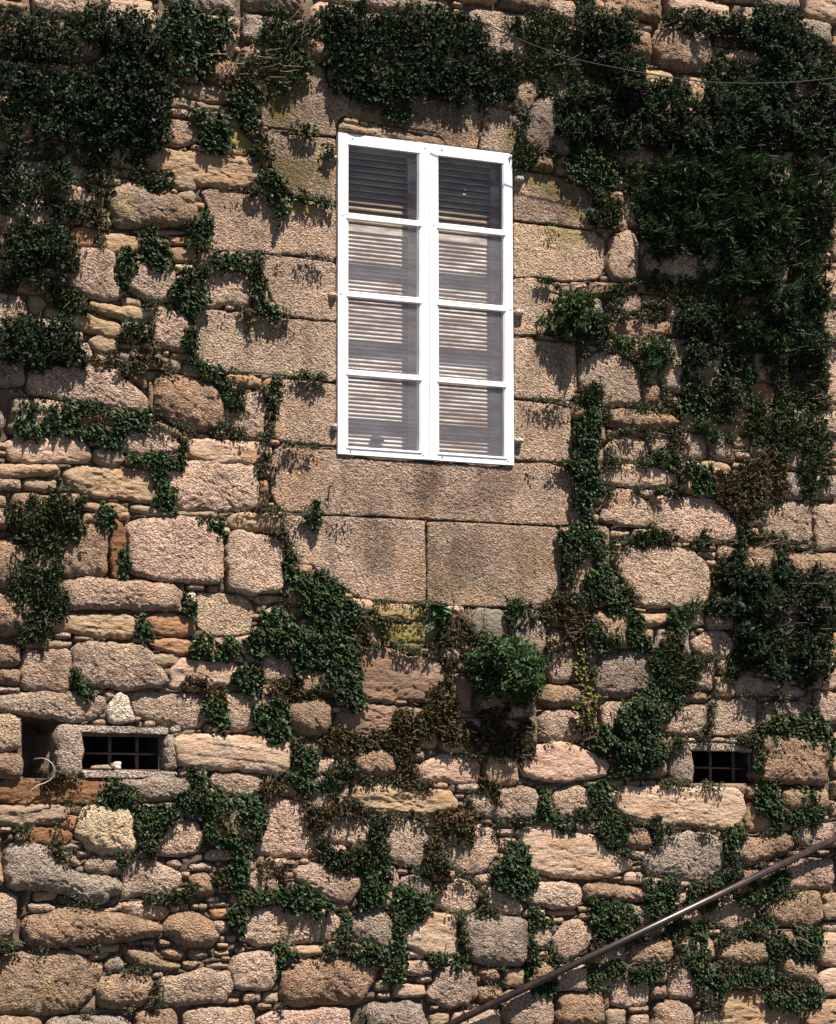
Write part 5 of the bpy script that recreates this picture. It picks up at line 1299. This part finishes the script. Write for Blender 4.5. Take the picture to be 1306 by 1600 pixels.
 ('ivy_plant', 'ivy', 'ivy', 'ivy patch under the middle of the handrail', [(1060,1445,22,12),(1040,1462,16,10),(1090,1460,20,14)],1.3,.8,.85),
 ('ivy_plant', 'ivy', 'ivy', 'broad ivy patch between brown stones at the bottom right', [(1095,1495,20,26),(1110,1520,30,18),(1080,1478,18,16),(1125,1535,22,14)],1.4,.9,.9),
 ('ivy_plant', 'ivy', 'ivy', 'ivy patch at the right edge below the handrail', [(1185,1452,28,13),(1215,1478,22,24),(1195,1440,18,10),(1255,1470,30,30)],1.35,.9,.9),
 ('ivy_plant', 'ivy', 'ivy', 'ivy above the bottom edge under the lower handrail bracket', [(1005,1520,26,12),(1025,1510,14,10),(960,1512,16,10),(925,1520,16,12)],1.3,.8,.85),
 ('ivy_plant', 'ivy', 'ivy', 'ivy at the bottom edge in the lower right corner', [(1188,1525,28,13),(1215,1530,16,12),(1160,1530,14,10),(1240,1560,50,20)],1.3,.8,.85),
 ('shrub', 'shrub', 'bush', 'dark growth between the rounded grey green shrub and the thicket', [(985,200,34,44),(1000,160,26,40),(945,200,22,26)],1.2,1,1),
 ('shrub', 'shrub', 'bush', 'dense dark growth filling the wall above the thicket near the right edge', [(1205,190,48,46),(1270,210,46,60),(1100,235,50,30),(1190,150,34,34)],1.3,1,1),
 ('shrub', 'shrub', 'tuft', 'loose dark leaves left of the thicket beside the shaded granite', [(1000,285,26,30),(1010,330,20,36),(985,265,20,14)],1.1,1.2,1),
 ('shrub', 'shrub', 'bush', 'dark hanging growth in the shade below the thicket', [(1110,520,36,44),(1090,560,30,30),(1075,500,22,26),(1140,610,26,22)],1.2,.9,1),
 ('shrub', 'shrub', 'tuft', 'dim growth along the right edge above the sprawling creeper', [(1225,690,22,34),(1210,660,22,26),(1265,700,40,70),(1130,640,26,20)],1.2,1.1,1),
 ('ivy_plant', 'ivy', 'fringe', 'scattered leaves on the stones between the ivy rope and the right edge', [(1045,640,24,24),(985,655,18,8),(1060,690,20,16),(1010,720,18,9)],1.0,1,1),
 ('ivy_plant', 'ivy', 'fringe', 'brownish leaves filling the joint above the lively green shrub', [(840,985,26,14),(860,1010,22,20),(730,985,20,14)],1.3,1,1),
 ('shrub', 'shrub', 'bush', 'dark shrub along the top edge of the wall right of the cable end', [(1215,45,60,36),(1090,35,50,22),(1160,45,40,26)],1.2,1,1),
 ('ivy_plant', 'ivy', 'fringe', 'thin creeper over the rough granite at the top edge left of the dry grass', [(352,120,20,26),(340,75,24,18)],.9,1,1),
 ('weed', 'weed', 'tuft', 'tiny weed sprouting in the right opening', [(1102,1224,5,5)],1.2,.4,.8),
 ('ivy_plant', 'ivy', 'ivy', 'small ivy tuft above the lintel stones of the right opening', [(1103,1142,8,7),(1157,1152,8,7)],1.2,.6,.75),
]
NLEAF = 0
for i, (nm, cat, kind, label, ells, dens, prot, size) in enumerate(PLANTS):
    plant(nm, cat, label, kind, ells, dens, prot, 1000+i*7, None, size)

stalks('dry_grass', 'grass tuft', 'arching straw coloured dry grass at the top edge left of the lintel shrubs', 400, 122, 46, 0.22, 0.26, 1)
stalks('dry_stalks', 'dry stalks', 'bare brown roots and stalks below the broad leaved weed', 712, 950, 40, 0.20, 0.22, 2, 1.0, M_STEM)
stalks('dry_stalks', 'dry stalks', 'pale dead flower stalks on the ragged shrub at upper left', 145, 232, 26, 0.35, 0.20, 3)
stalks('dry_stalks', 'dry stalks', 'hanging dry straw fringe under the lively green shrub', 800, 1160, 34, 0.32, 0.13, 4, 1.0)

# small leaves and moss scattered along the joints of the whole wall
gap = ~occ_stone
gap[:, :2] = False
rngj = np.random.RandomState(77)
jj, ii = np.nonzero(gap)
sel = rngj.permutation(len(jj))[:60000]
xj = X0+(ii[sel]+0.5)*CELL; zj = Z0+(jj[sel]+0.5)*CELL
dens = fbm(xj*1.6, zj*1.6, 55, 3)+0.5*fbm(xj*9, zj*9, 56, 2)+0.10*(xj > 0.2)+0.12*(zj < 2.6)*(xj > -1.2)-0.15*(xj < -1.0)
inw = (xj > WX-0.1) & (xj < WX+WW+0.1) & (zj > WZ-0.1) & (zj < WZ+WH+0.1)
okj = (dens > 0.13) & ~inw & (rngj.rand(len(xj)) < 0.5)
xj, zj = xj[okj], zj[okj]; nj = len(xj)
Bj = np.repeat(np.stack([xj, np.zeros(nj)-0.005, zj], 1), 7, 0)+rngj.randn(nj*7, 3)*np.array([0.018, 0.0, 0.014])
Bj[:, 1] = -0.015-0.05*rngj.rand(nj*7)
tj = rngj.randn(nj*7, 3)*0.7+np.array([0, -0.3, 0.0]); tj /= np.linalg.norm(tj, axis=1)[:, None]
uj = np.array([0.1, -0.6, 0.7])+rngj.randn(nj*7, 3)*0.5
Lj = 0.016*(0.6+0.8*rngj.rand(nj*7)); pal = np.array([(0.020, 0.034, 0.017), (0.034, 0.045, 0.020), (0.055, 0.048, 0.022), (0.070, 0.050, 0.028), (0.016, 0.024, 0.013)])
cj = np.repeat(pal[rngj.randint(5, size=nj)], 7, 0)*(0.7+0.6*rngj.rand(nj*7))[:, None]
tag(link('ground_ivy', leaves_mesh('ground_ivy', Bj, tj, uj, Lj, Lj*0.7, cj, M_BUSH)), 'tiny leaves and moss creeping along the joints all over the wall', 'creeper', None, 'stuff')
print('LEAVES', NLEAF, nj*7, 'STONES', len(stones), len(keep_big), len(keep_small))
